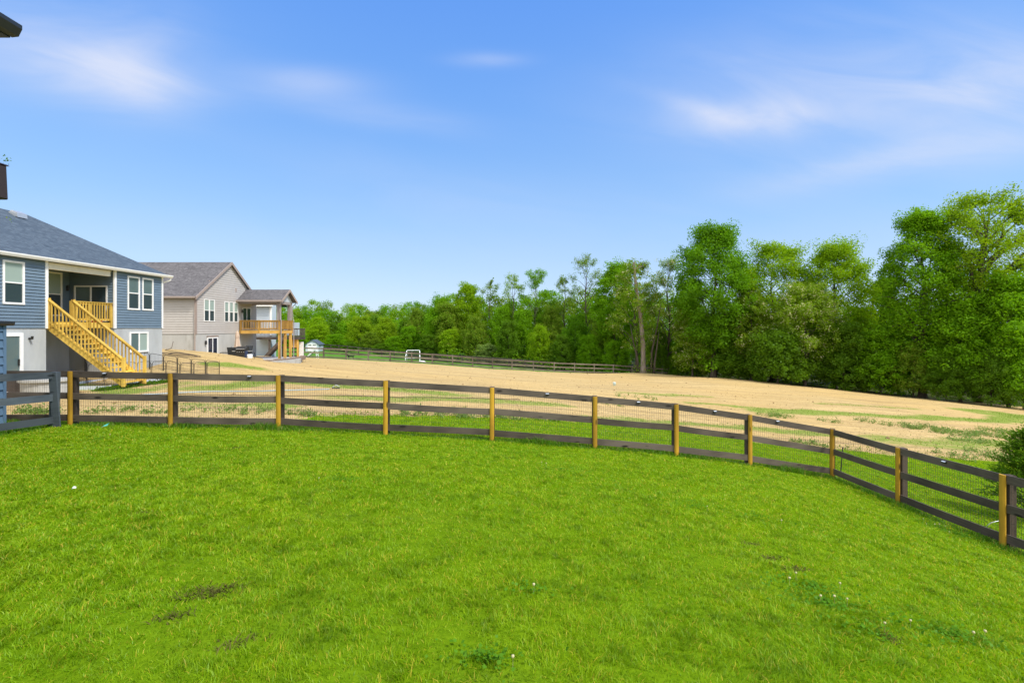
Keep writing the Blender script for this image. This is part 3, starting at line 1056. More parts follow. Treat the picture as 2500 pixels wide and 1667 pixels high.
# ------------------------------------------------------------------ the three-rail fence round the lawn
def main_fence():
    b = FENCE[0]
    root = empty("rail_fence", (FENCE[4][0], FENCE[4][1], G(FENCE[4][0], FENCE[4][1])),
                 "long dark three-rail fence with yellow post faces and wire mesh curving round the lawn", "fence")
    off = root.location
    rng = random.Random(4)
    n = len(FENCE)
    dirs = []
    for i in range(n):
        a, c = FENCE[max(i - 1, 0)], FENCE[min(i + 1, n - 1)]
        d = Vector((c[0] - a[0], c[1] - a[1], 0)).normalized()
        dirs.append(d)
    for i, (x, y, h) in enumerate(FENCE):
        top = h + CZ
        d = dirs[i]
        nrm = Vector((-d.y, d.x, 0))          # away from the lawn
        p = Vector((x, y, 0))
        g = G(x, y)
        # square post behind the rails
        c = p + nrm * .085 + d * .012
        mb = MB(off)
        mb.beam((c.x, c.y, g - .2), (c.x, c.y, top - .005), .115, .115, up=tuple(nrm))
        mb.build("post", M['post_dark'], root)
        # yellow half-round timber nailed over the rail ends
        if i > 0:
            c = p - nrm * .014
            vs = []
            lean = d * rng.uniform(-.008, .008)
            prof = [(-.052, .0), (-.052, -.022), (-.030, -.040), (0, -.046), (.030, -.040), (.052, -.022), (.052, .0)]
            for zz, k in ((g - .05, 0), (top - .003 + rng.uniform(-.006, .008), 1)):
                vs += [c + d * a + nrm * bb + lean * k + Vector((0, 0, zz)) for a, bb in prof]
            m_ = len(prof)
            fs = [tuple(range(m_ - 1, -1, -1)), tuple(range(m_, 2 * m_))] + [(k, (k + 1) % m_, (k + 1) % m_ + m_, k + m_) for k in range(m_)]
            mb = MB(off)
            mb.add(vs, fs)
            mb.build("post_face", M['post_yellow'], root)
    for i in range(n - 1):
        a, c = FENCE[i], FENCE[i + 1]
        d = Vector((c[0] - a[0], c[1] - a[1], 0)).normalized()
        nrm = Vector((-d.y, d.x, 0))
        for k, dz in enumerate((-.075, -.58, -1.085)):
            pts = []
            sag = rng.uniform(-.012, .006)
            j0, j1 = rng.uniform(-.012, .012), rng.uniform(-.012, .012)
            if k == 0:
                j0 = j1 = 0
                sag *= .4
            for s in (0, .25, .5, .75, 1):
                e = .004 if s in (0, 1) else 0
                pts.append(Vector((a[0] + (c[0] - a[0]) * s, a[1] + (c[1] - a[1]) * s,
                                   a[2] + (c[2] - a[2]) * s + CZ + dz + j0 * (1 - s) + j1 * s + sag * math.sin(math.pi * s)))
                           + nrm * (.004 + rng.uniform(-.003, .003)) + d * (.003 if s == 0 else (-.003 if s == 1 else 0)))
            mb = MB(off)
            vs, fs = [], []
            for q, p in enumerate(pts):
                sdv, zz = nrm * .0125, Vector((0, 0, .073))
                vs += [p - sdv - zz, p + sdv - zz, p + sdv + zz, p - sdv + zz]
                if q:
                    o_ = (q - 1) * 4
                    fs += [(o_, o_ + 4, o_ + 5, o_ + 1), (o_ + 1, o_ + 5, o_ + 6, o_ + 2), (o_ + 2, o_ + 6, o_ + 7, o_ + 3), (o_ + 3, o_ + 7, o_ + 4, o_)]
            fs += [(0, 1, 2, 3), (19, 18, 17, 16)]
            mb.add(vs, fs)
            mb.build("rail", M['rail'], root)
        # wire mesh stapled behind the rails
        mb = MB(off)
        L = math.hypot(c[0] - a[0], c[1] - a[1])
        nv = int(L / .052)
        wv = []

        def wire(p, q, r=.0014):
            dd = (q - p).normalized()
            s1 = dd.cross(nrm)
            s1.normalize()
            base = len(wv)
            for e in (p, q):
                wv.extend([e + s1 * r + nrm * r, e - s1 * r + nrm * r, e - s1 * r - nrm * r, e + s1 * r - nrm * r])
            return [(base, base + 1, base + 5, base + 4), (base + 1, base + 2, base + 6, base + 5), (base + 2, base + 3, base + 7, base + 6), (base + 3, base, base + 4, base + 7)]
        fs = []
        for k in range(1, nv):
            s = k / nv
            zt = a[2] + (c[2] - a[2]) * s + CZ
            x, y = a[0] + (c[0] - a[0]) * s, a[1] + (c[1] - a[1]) * s
            o_ = nrm * .020
            fs += wire(Vector((x, y, zt - 1.24)) + o_, Vector((x, y, zt - .06)) + o_)
        for k in range(12):
            dz = -.07 - k * .105
            o_ = nrm * .023
            fs += wire(Vector((a[0], a[1], a[2] + CZ + dz)) + o_, Vector((c[0], c[1], c[2] + CZ + dz)) + o_)
        mb.add(wv, fs)
        mb.build("wire_mesh", M['wire'], root, fix=False)
    # solar rail lights
    spots = [(1, 257, "small solar light on the rail beside the corner post, above the pale patio slab"), (2, 610, "small solar light on the second bay's rail, below the tan house's patio"),
             (5, 1336, "small solar light on the top rail below the weathered fence's middle, left of the bend"), (6, 1558, "small flat solar light on the top rail below the bare snag tree"),
             (7, 1744, "small flat solar light on the top rail below the tall dark maple"), (8, 1897, "small solar light on the last bay before the fence's sharp turn"),
             (10, 2308, "largest nearest solar light, on the top rail beside the conifer behind the fence")]
    proto = None
    for i, px, lab in spots:
        a, c = FENCE[i], FENCE[i + 1]
        k = (px - 1250) / F
        s = (k * a[1] - a[0]) / ((c[0] - a[0]) - k * (c[1] - a[1]))
        x, y, h = a[0] + (c[0] - a[0]) * s, a[1] + (c[1] - a[1]) * s, a[2] + (c[2] - a[2]) * s
        d = Vector((c[0] - a[0], c[1] - a[1], 0)).normalized()
        if proto is None:
            r = empty("solar_light", (0, 0, 0), lab, "light")
            MB().box(-.045, .045, -.006, .0, -.02, .02).build("bracket", M['black_metal'], r)
            MB().prism([(-.045, .010), (0, .020), (0, -.012), (-.045, -.004)], -.042, .042, 'x').build("lamp_housing", M['black_metal'], r)
            MB().prism([(-.046, .0125), (-.002, .0225), (-.002, .0205), (-.046, .0105)], -.038, .038, 'x').build("lens", M['solar'], r)
            proto = r
        else:
            r = proto.copy()
            COL.objects.link(r)
            for ch in list(proto.children):
                q = ch.copy()
                COL.objects.link(q)
                q.parent = r
            r["label"] = lab
        nrm = Vector((-d.y, d.x, 0))
        r.location = Vector((x, y, h + CZ - .052)) - nrm * .010
        r.rotation_euler = (0, 0, math.atan2(d.y, d.x))
        r["group"] = "solar lights along the top fence rail"


main_fence()


def grey_fence():
    a, c = (-10.72, 11.05), (-10.55, 7.2)
    root = empty("grey_stained_fence", (a[0], a[1], G(*a)), "blue-grey stained three-rail wooden fence at the left edge, meeting the dark fence's corner", "fence")
    off = root.location
    for (x, y, w) in ((-10.38, 11.0, .16), (-10.66, 8.7, .12), (-10.93, 6.5, .12)):
        g = G(x, y)
        MB(off).beam((x - .05, y, g - .2), (x - .01, y, g + 1.25), .09, w, up=(1, 0, 0)).build("post", M['grey_wood'], root)
    MB(off).beam((-10.29, 10.93, G(-10.3, 10.9) - .1), (-10.36, 10.9, G(-10.36, 10.9) + 1.24), .17, .035, up=(0, 1, 0)).build("post_face", M['grey_wood'], root)
    for y0, y1 in ((11.0, 8.7), (8.7, 6.5)):
        xa, xb = -10.38 - (11 - y0) * .122, -10.38 - (11 - y1) * .122
        for dz in (1.17, .665, .16):
            MB(off).rail((xa + .03, y0 - .002, G(xa, y0) + dz), (xb + .03, y1 + .002, G(xb, y1) + dz), .025, .15).build("rail", M['grey_wood'], root)


grey_fence()


# ------------------------------------------------------------------ house building tools
def mbox(mb, mp, u0, u1, w0, w1, n0, n1):
    p, q = mp(u0, w0, n0), mp(u1, w1, n1)
    mb.box(min(p[0], q[0]), max(p[0], q[0]), min(p[1], q[1]), max(p[1], q[1]), min(p[2], q[2]), max(p[2], q[2]))


def face_x(x0):
    return lambda u, w, n: (x0 + n, u, w)          # wall looking along +x, u runs along y


def face_y(y0):
    return lambda u, w, n: (u, y0 - n, w)          # wall looking along -y, u runs along x


def siding(mb, mp, u0, u1, w0, w1, holes=(), clip=None, course=.127):
    w = w0
    while w < w1 - .02:
        wt = min(w + course, w1)
        wm = (w + wt) / 2
        a, b = (u0, u1) if clip is None else clip(wm)
        ints = [(a, b)] if b > a else []
        for hu0, hu1, hw0, hw1 in holes:
            if hw0 < wm < hw1:
                nx_ = []
                for s, e in ints:
                    if hu0 > s:
                        nx_.append((s, min(e, hu0)))
                    if hu1 < e:
                        nx_.append((max(s, hu1), e))
                ints = [(s, e) for s, e in nx_ if e - s > .01]
        for s, e in ints:
            mb.add([mp(s, w, .034), mp(e, w, .034), mp(e, wt, .003), mp(s, wt, .003), mp(s, w, 0), mp(e, w, 0)],
                   [(0, 1, 2, 3), (4, 5, 1, 0)])
        w += course
    return mb


def window(root, off, mp, u0, u1, w0, w1, style="double", up="pane_blind", low="pane_dark", fr=.075, frame="white", name="window", n0=0.0):
    """frame with its panes as sub-parts"""
    fm = MB(off)
    t0, t1 = n0, n0 + .045
    mbox(fm, mp, u0, u1, w1 - fr, w1, t0, t1)
    mbox(fm, mp, u0, u1, w0, w0 + fr, t0, t1 + .012)
    mbox(fm, mp, u0, u0 + fr, w0 + fr, w1 - fr, t0, t1)
    mbox(fm, mp, u1 - fr, u1, w0 + fr, w1 - fr, t0, t1)
    if style == "double":
        wm = (w0 + w1) / 2
        mbox(fm, mp, u0 + fr, u1 - fr, wm - .025, wm + .025, t0, t1 - .008)
        panes = [(u0 + fr, u1 - fr, wm + .025, w1 - fr, up), (u0 + fr, u1 - fr, w0 + fr, wm - .025, low)]
    elif style == "twin":
        um, wm = (u0 + u1) / 2, (w0 + w1) / 2
        mbox(fm, mp, um - .05, um + .05, w0 + fr, w1 - fr, t0, t1 - .004)
        for s, e in ((u0 + fr, um - .05), (um + .05, u1 - fr)):
            mbox(fm, mp, s, e, wm - .022, wm + .022, t0, t1 - .008)
        panes = [(s, e, a, b, k) for s, e in ((u0 + fr, um - .05), (um + .05, u1 - fr)) for a, b, k in ((wm + .022, w1 - fr, up), (w0 + fr, wm - .022, low))]
    else:
        um = (u0 + u1) / 2
        mbox(fm, mp, um - .035, um + .035, w0 + fr, w1 - fr, t0, t1 - .008)
        panes = [(u0 + fr, um - .035, w0 + fr, w1 - fr, low), (um + .035, u1 - fr, w0 + fr, w1 - fr, up)]
    o = fm.build(name, M[frame], root)
    for a, b, c, d, k in panes:
        pm = MB(off)
        mbox(pm, mp, a, b, c, d, t0 + .002, t0 + .014)
        pm.build("pane", M[k], o)
    return o


def railing_run(mb, p, q, height=.9, gap=.135, base=0.0, post_at=None):
    """top and bottom rails with balusters from p to q (points on the deck or stair line)"""
    p, q = Vector(p), Vector(q)
    z = Vector((0, 0, 1))
    mb.rail(p + z * (height - .02), q + z * (height - .02), .13, .038)
    mb.rail(p + z * (height - .085), q + z * (height - .085), .04, .085)
    mb.rail(p + z * (base + .13), q + z * (base + .13), .04, .085)
    L = (Vector((q.x, q.y, 0)) - Vector((p.x, p.y, 0))).length
    n = max(2, int(L / gap))
    d = (q - p)
    s = Vector((d.y, -d.x, 0)).normalized() * .038
    for k in range(1, n):
        c = p + d * (k / n) + s
        mb.beam(c + z * (base + .08), c + z * (height - .05), .038, .038, up=(1, 0, 0))
    return mb


# ------------------------------------------------------------------ blue house on the left
def blue_house():
    RZ = -math.atan(.034)
    base = Vector((-4.0, 18.5, -2.45))
    wx = -19.67 + base.x
    root = empty("blue_house", (-19.67 + .034 * base.y + base.x, base.y - .034 * base.x, CZ + base.z),
                 "blue-sided house with grey hip roof, covered balcony and wooden outside stair", "house", rz=RZ)
    off = base
    # cores
    fd = MB(off)
    fd.box(-7.7, -2.25, 10.8, 26.0, -3.4, -.01)
    fd.box(-2.25, -.03, 10.8, 19.74, -3.4, -.01)
    fd.box(-2.25, -.03, 23.0, 26.0, -3.4, -.01)
    fd.build("foundation", M['concrete'], root)
    core = MB(off)
    core.box(-7.7, -2.25, 10.8, 25.97, -.008, 2.72)
    core.box(-2.25, -.03, 10.8, 19.74, -.008, 2.72)
    core.box(-2.25, -.03, 23.02, 25.97, -.008, 2.72)
    core.build("wall", M['siding_blue'], root)
    fx = face_x(-.028)
    big = (18.08, 18.87, .9, 2.56)
    w1, w2 = (23.72, 24.47, .9, 2.56), (24.62, 25.35, .9, 2.56)
    siding(MB(off), fx, 10.8, 19.68, 0, 2.71, [big, (14.5, 15.6, .9, 2.56)]).build("siding", M['siding_blue'], root)
    siding(MB(off), fx, 23.08, 25.95, 0, 2.71, [w1, w2]).build("siding", M['siding_blue'], root)
    fb = face_x(-2.247)
    bw, bd = (21.6, 22.62, .55, 2.58), (-2.0, -.36, .3, 2.02)
    siding(MB(off), fb, 19.76, 22.98, 0.3, 2.71, [bw]).build("siding", M['siding_blue'], root)
    fs_ = face_y(23.018)
    siding(MB(off), fs_, -2.22, -.06, 0.3, 2.71, [bd]).build("siding", M['siding_blue'], root)
    window(root, off, fx, *big)
    window(root, off, fx, 14.5, 15.6, .9, 2.56)
    window(root, off, fx, *w1, up="pane_teal")
    window(root, off, fx, *w2, up="pane_teal")
    window(root, off, fb, *bw, up="pane_blind", low="pane_dark")
    d = window(root, off, fs_, *bd, style="slider", up="pane_dark", low="pane_teal", name="sliding_door", fr=.07)
    MB(off).box(-1.25, -1.22, 22.93, 22.97, .95, 1.2).build("handle", M['black_metal'], d)
    # basement window and door in the concrete
    window(root, off, face_x(-.028), 23.85, 25.02, -1.22, -.20, style="slider", up="pane_blind", low="pane_teal")
    d = window(root, off, face_x(-.028), 17.0, 18.82, -2.4, -.19, style="slider", up="pane_teal", low="pane_teal", name="patio_door", fr=.13)
    MB(off).box(.0, .05, 18.62, 18.66, -1.45, -1.2).build("handle", M['black_metal'], d)
    # white corner boards
    for y0, y1 in ((19.68, 19.80), (22.96, 23.08), (25.93, 26.03)):
        MB(off).box(-.03 if y0 > 25 else -.06, .012, y0, y1, -.02, 2.73).build("corner_board", M['white'], root)
    # balcony beam, soffit, gutter, roof
    MB(off).box(-.14, .03, 19.8, 22.72, 2.42, 2.69).build("beam", M['cream'], root)
    MB(off).box(-2.24, -.15, 19.76, 22.98, 2.66, 2.70).build("ceiling", M['white'], root)
    e, yr, hr = .15, 22.41, 5.31
    rf = MB(off)
    ez = 2.83
    yl = 9.0
    A, B_, C_, D_ = (e, 26.35, ez), (e, yl, ez), (-7.73, yl, ez), (-7.73, 26.35, ez)
    R1, R2 = (-3.79, yr, hr), (-3.79, yl + 3.94, hr)
    rf.add([A, B_, C_, D_, R1, R2], [(0, 4, 5, 1), (3, 4, 0), (2, 5, 4, 3), (1, 5, 2), (0, 1, 2, 3)])
    ro = rf.build("roof", M['roof_blue'], root)
    gt = MB(off)
    gt.prism([(e + .002, 2.71), (e + .085, 2.71), (e + .13, 2.80), (e + .13, 2.845), (e + .002, 2.845)], 9.0, 26.42, axis='y')
    gt.build("gutter", M['white'], ro)
    MB(off).box(-.3, e - .002, 9.0, 26.3, 2.735, 2.79).build("soffit", M['white'], ro)
    MB(off).box(-7.6, e, 26.2, 26.352, 2.735, 2.815).build("fascia", M['white'], ro)
    MB(off).tube([(e + .06, 26.3, 2.75), (e + .03, 26.36, 2.62), (-.06, 26.15, 2.45)], .045, 6).build("downspout", M['white'], ro)
    for (vx, vy) in ((-3.45, 21.7), (-3.55, 20.6)):
        zz = hr - (abs(vx + 3.79)) * .63
        MB(off).prism([(vx - .22, zz + .02), (vx + .02, zz + .18), (vx + .28, zz + .06), (vx + .30, zz - .14)], vy - .22, vy + .22, axis='y').build("roof_vent", M['steel'], ro)
    # wall lamps
    MB(off).tube([(-.03, 19.07, -.42), (.10, 19.07, -.42), (.12, 19.05, -.33)], .045, 8).build("wall_lamp", M['black_metal'], root)
    MB(off).lathe([(.03, -.14), (.06, -.12), (.055, .08), (.02, .12)], (-2.16, 22.84, 1.9), 8).build("wall_lamp", M['black_metal'], root)
    # balcony
    MB(off).box(-2.2, -.14, 19.82, 22.94, .20, .245).build("balcony_floor", M['lumber'], root)
    rim = MB(off)
    rim.box(-.138, -.10, 19.82, 22.94, .0, .25)
    rim.box(-2.2, -.14, 20.0, 20.04, .0, .198)
    rim.box(-2.2, -.14, 21.5, 21.54, .0, .198)
    rim.build("rim_joist", M['lumber'], root)
    rl = railing_run(MB(off), (-.10, 21.0, .25), (-.10, 22.93, .25), .93)
    for y in (20.92, 21.75, 22.9):
        rl.box(-.155, -.065, y - .045, y + .045, .0, 1.17)
    rl.build("balcony_railing", M['lumber_v'], root)
    MB(off).box(-.5, -.25, 22.3, 22.6, .246, .40).build("planter", M['red'], root)
    # stair running away from the wall: from the balcony down to the patio
    x0, z0, x1, z1 = -.05, .25, 3.12, -2.30
    ya, yb = 19.86, 20.88
    st = MB(off)
    for y in (ya, yb):
        st.add([(x0, y - .02, z0 - .02), (x0, y - .02, z0 - .34), (x1 - .12, y - .02, z1 - .06), (x1 + .1, y - .02, z1 - .06), (x1 + .1, y - .02, z1 + .10),
                (x0, y + .02, z0 - .02), (x0, y + .02, z0 - .34), (x1 - .12, y + .02, z1 - .06), (x1 + .1, y + .02, z1 - .06), (x1 + .1, y + .02, z1 + .10)],
               [(0, 1, 2, 3, 4), (9, 8, 7, 6, 5), (0, 5, 6, 1), (1, 6, 7, 2), (2, 7, 8, 3), (3, 8, 9, 4), (4, 9, 5, 0)])
    so = st.build("staircase", M['lumber'], root)
    nst = 13
    for k in range(nst):
        f = (k + .6) / nst
        x, z = x0 + (x1 - x0) * f, z0 + (z1 - z0) * f
        MB(off).box(x - .15, x + .13, ya + .022, yb - .022, z - .04, z).build("tread", M['lumber'], so)
    for y in (ya - .03, yb + .03):
        rl = MB(off)
        railing_run(rl, (x0 + .05, y, z0), (x1, y, z1 + .12), .93, .15, base=-.12)
        rl.box(x0 - .02, x0 + .09, y - .045, y + .045, z0 - .3, z0 + .98)
        rl.box(x1 - .02, x1 + .08, y - .047, y + .047, z1 - .1, z1 + 1.10)
        rl.build("handrail", M['lumber_v'], so)


blue_house()


# ------------------------------------------------------------------ tan house with the timber deck
def tan_house():
    X0, YN, YF, YR = -21.9, 33.5, 41.45, 37.5
    base = Vector((-27, 37.5, -2.5))
    root = empty("tan_house", (base.x, base.y, CZ + base.z), "taupe-sided gable house with grey shingle roof and a covered timber deck", "house")
    off = base
    hs, he, hr = -.41, 2.30, 5.03
    MB(off).box(-37, X0 - .03, YN + .03, YF, -3.6, hs - .01).build("foundation", M['concrete_old'], root)
    mb = MB(off)
    mb.prism([(YN + .03, hs), (YF, hs), (YF, he), (YR, hr), (YN + .03, he)], -37, X0 - .03, axis='x')
    mb.build("wall", M['siding_tan'], root)
    fx = face_x(X0 - .028)
    k = (hr - he) / (YR - YN)
    dbl, tri = (34.37, 35.60, .46, 2.08), [(36.82, 37.36, .46, 2.02), (37.46, 38.0, .46, 2.02), (38.08, 38.64, .46, 2.02)]
    sd = (39.3, 40.55, -.15, 1.66)
    clip = lambda w: (YN + max(0, (w - he) / k), YF - max(0, (w - he) / k))
    siding(MB(off), fx, YN, YF, hs, hr - .05, [dbl, sd] + tri, clip, .17).build("siding", M['siding_tan'], root)
    siding(MB(off), face_y(YN + .028), -37, X0 - .03, hs, he, course=.17).build("siding", M['siding_tan'], root)
    window(root, off, fx, *dbl, style="twin", fr=.06)
    for w in tri:
        window(root, off, fx, *w, fr=.05)
    window(root, off, fx, *sd, style="slider", up="pane_dark", low="pane_dark", name="sliding_door", fr=.06)
    d = window(root, off, face_x(X0 - .03), 34.75, 36.0, -2.75, -.67, style="slider", up="pane_navy", low="pane_navy", name="patio_door", fr=.085)
    MB(off).box(X0 - .03, X0 + .02, 34.7, 36.05, -.66, -.57).build("lintel", M['terracotta'], root)
    MB(off).box(X0 - .05, X0 + .02, YN - .01, YN + .09, hs - .02, he).build("corner_board", M['taupe_trim'], root)
    MB(off).tube([(X0 - .02, YN - .06, he - .15), (X0 - .05, YN - .05, he - .4), (X0 - .05, YN - .05, -1.8)], .04, 6).build("downspout", M['taupe_trim'], root)
    for y, z in ((35.02, 3.3), (38.35, 3.0)):
        MB(off).box(X0 - .02, X0 + .02, y - .07, y + .07, z - .14, z + .14).build("gable_vent", M['taupe_trim'], root)
    MB(off).lathe([(.03, -.15), (.07, -.1), (.07, .1), (.02, .16)], (X0 + .06, 34.5, -1.05), 8).build("wall_lamp", M['black_metal'], root)
    MB(off).lathe([(.03, -.12), (.07, -.1), (.06, .1), (.02, .13)], (X0 + .06, 39.15, 1.35), 8).build("wall_lamp", M['black_metal'], root)
    # main roof, two thick slopes
    rf = MB(off)
    ye0, ye1, ov = YN - .3, YF + .35, .16
    z0 = he - .3 * k + .06
    xa, xb = -37.2, X0 + ov
    tk = .10
    zr = hr + .07
    rf.add([(xa, ye0, z0), (xb, ye0, z0), (xb, YR, zr), (xa, YR, zr), (xb, ye1, z0), (xa, ye1, z0),
            (xa, ye0, z0 - tk), (xb, ye0, z0 - tk), (xb, YR, zr - tk), (xa, YR, zr - tk), (xb, ye1, z0 - tk), (xa, ye1, z0 - tk)],
           [(0, 1, 2, 3), (3, 2, 4, 5), (6, 9, 8, 7), (9, 11, 10, 8), (0, 6, 7, 1), (5, 4, 10, 11), (1, 7, 8, 2), (2, 8, 10, 4), (0, 3, 9, 6), (3, 5, 11, 9)])
    ro = rf.build("roof", M['roof_grey'], root)
    rk = MB(off)
    for ya_, yb_ in ((ye0, YR), (ye1, YR)):
        rk.add([(xb + .003, ya_, z0 - tk - .1), (xb + .003, ya_, z0 + .015), (xb + .003, yb_, zr + .015), (xb + .003, yb_, zr - tk - .1),
                (xb + .04, ya_, z0 - tk - .1), (xb + .04, ya_, z0 + .015), (xb + .04, yb_, zr + .015), (xb + .04, yb_, zr - tk - .1)],
               [(4, 5, 6, 7), (3, 2, 1, 0), (0, 1, 5, 4), (1, 2, 6, 5), (3, 0, 4, 7)])
    rk.build("rake_board", M['taupe_trim'], ro)
    MB(off).box(xa, xb - .02, ye0 - .12, ye0 - .003, z0 - .10, z0 + .02).build("gutter", M['taupe_trim'], ro)
    # covered deck
    dx, yn, yf = -18.58, 38.75, 40.9
    MB(off).box(X0, dx, yn + .04, yf - .04, -.22, -.18).build("deck_floor", M['lumber_old'], root)
    rim = MB(off)
    rim.box(X0 + .02, dx, yn, yn + .038, -.45, -.181)
    rim.box(X0 + .02, dx, yf - .038, yf, -.45, -.181)
    rim.box(dx - .04, dx - .002, yn + .04, yf - .04, -.45, -.223)
    rim.build("deck_rim", M['lumber_old'], root)
    rl = MB(off)
    railing_run(rl, (X0 + .12, yn + .02, -.18), (dx, yn + .02, -.18), .80, .13)
    railing_run(rl, (dx - .03, yn, -.18), (dx - .03, yf, -.18), .80, .10)
    railing_run(rl, (X0 + .12, yf - .02, -.18), (dx, yf - .02, -.18), .80, .13)
    for x in (X0 + .12, -20.3, dx - .03):
        rl.box(x - .06, x + .06, yn - .02, yn + .09, -.45, .63)
    rl.box(dx - .09, dx + .03, yf - .09, yf + .02, -.45, .63)
    rl.build("deck_railing", M['lumber_old_v'], root)
    for y in (yn + .12, (yn + yf) / 2, yf - .12):
        g = G(dx - .1, y) - CZ
        MB(off).box(dx - .20, dx - .03, y - .08, y + .08, g - .1, -.45).build("deck_post", M['lumber_old_v'], root)
    for y in (yn + .14, yf - .14):
        MB(off).box(dx - .30, dx - .04, y - .13, y + .13, -.18, 2.14).build("porch_column", M['porch_trim'], root)
    # porch roof with its small gable
    yc = (yn + yf) / 2
    e0, e1 = yn - .32, yf + .32
    pz, pr = 2.20, 3.16
    kk = (pr - pz) / (yc - e0)
    xe = -18.30
    pm = MB(off)
    pm.add([(-24.0, e0, pz), (xe, e0, pz), (xe, yc, pr), (-24.0, yc, pr), (xe, e1, pz), (-24.0, e1, pz),
            (-24.0, e0, pz - .09), (xe, e0, pz - .09), (xe, yc, pr - .09), (-24.0, yc, pr - .09), (xe, e1, pz - .09), (-24.0, e1, pz - .09)],
           [(0, 1, 2, 3), (3, 2, 4, 5), (6, 9, 8, 7), (9, 11, 10, 8), (0, 6, 7, 1), (5, 4, 10, 11), (1, 7, 8, 2), (2, 8, 10, 4)])
    po = pm.build("porch_roof", M['roof_grey'], root)
    gm = MB(off)
    gm.add([(dx - .02, yn - .02, 2.14), (dx - .02, yf + .02, 2.14), (dx - .02, yc, pr - .12), (dx - .14, yn - .02, 2.14), (dx - .14, yf + .02, 2.14), (dx - .14, yc, pr - .12)],
           [(0, 1, 2), (5, 4, 3), (0, 3, 4, 1), (1, 4, 5, 2), (2, 5, 3, 0)])
    gm.build("porch_gable", M['siding_grey'], po)
    bm_ = MB(off)
    bm_.box(X0, dx - .02, yn - .02, yn + .22, 1.93, 2.14)
    bm_.box(X0, dx - .02, yf - .22, yf + .02, 1.93, 2.14)
    bm_.box(dx - .24, dx - .021, yn + .221, yf - .221, 1.93, 2.139)
    bm_.build("porch_beam", M['porch_trim'], po)
    MB(off).box(X0 - .1, xe, e0 - .11, e0 - .003, pz - .12, pz + .02).build("gutter", M['taupe_trim'], po)
    rk = MB(off)
    for ya_, yb_ in ((e0, yc), (e1, yc)):
        rk.add([(xe + .003, ya_, pz - .19), (xe + .003, ya_, pz + .012), (xe + .003, yb_, pr + .012), (xe + .003, yb_, pr - .19),
                (xe + .035, ya_, pz - .19), (xe + .035, ya_, pz + .012), (xe + .035, yb_, pr + .012), (xe + .035, yb_, pr - .19)],
               [(4, 5, 6, 7), (3, 2, 1, 0), (0, 1, 5, 4), (1, 2, 6, 5), (3, 0, 4, 7)])
    rk.build("rake_board", M['taupe_trim'], po)
    g = G(dx, yn) - CZ
    for y, s in ((yn, -1), (yf, 1)):
        gg = G(dx, y) - CZ
        MB(off).tube([(xe - .1, y + s * .3, 2.08), (dx - .05, y + s * .05, 1.75), (dx + .02, y + s * .04, .72), (dx + .09, y + s * .04, .62), (dx + .09, y + s * .04, gg + .1), (dx + .25, y + s * .04, gg + .03)], .04, 6).build("downspout", M['porch_trim'], po)
    MB(off).box(X0 + .03, dx - .3, yn + .3, yf - .3, 2.06, 2.10).build("porch_ceiling", M['porch_trim'], po)


tan_house()


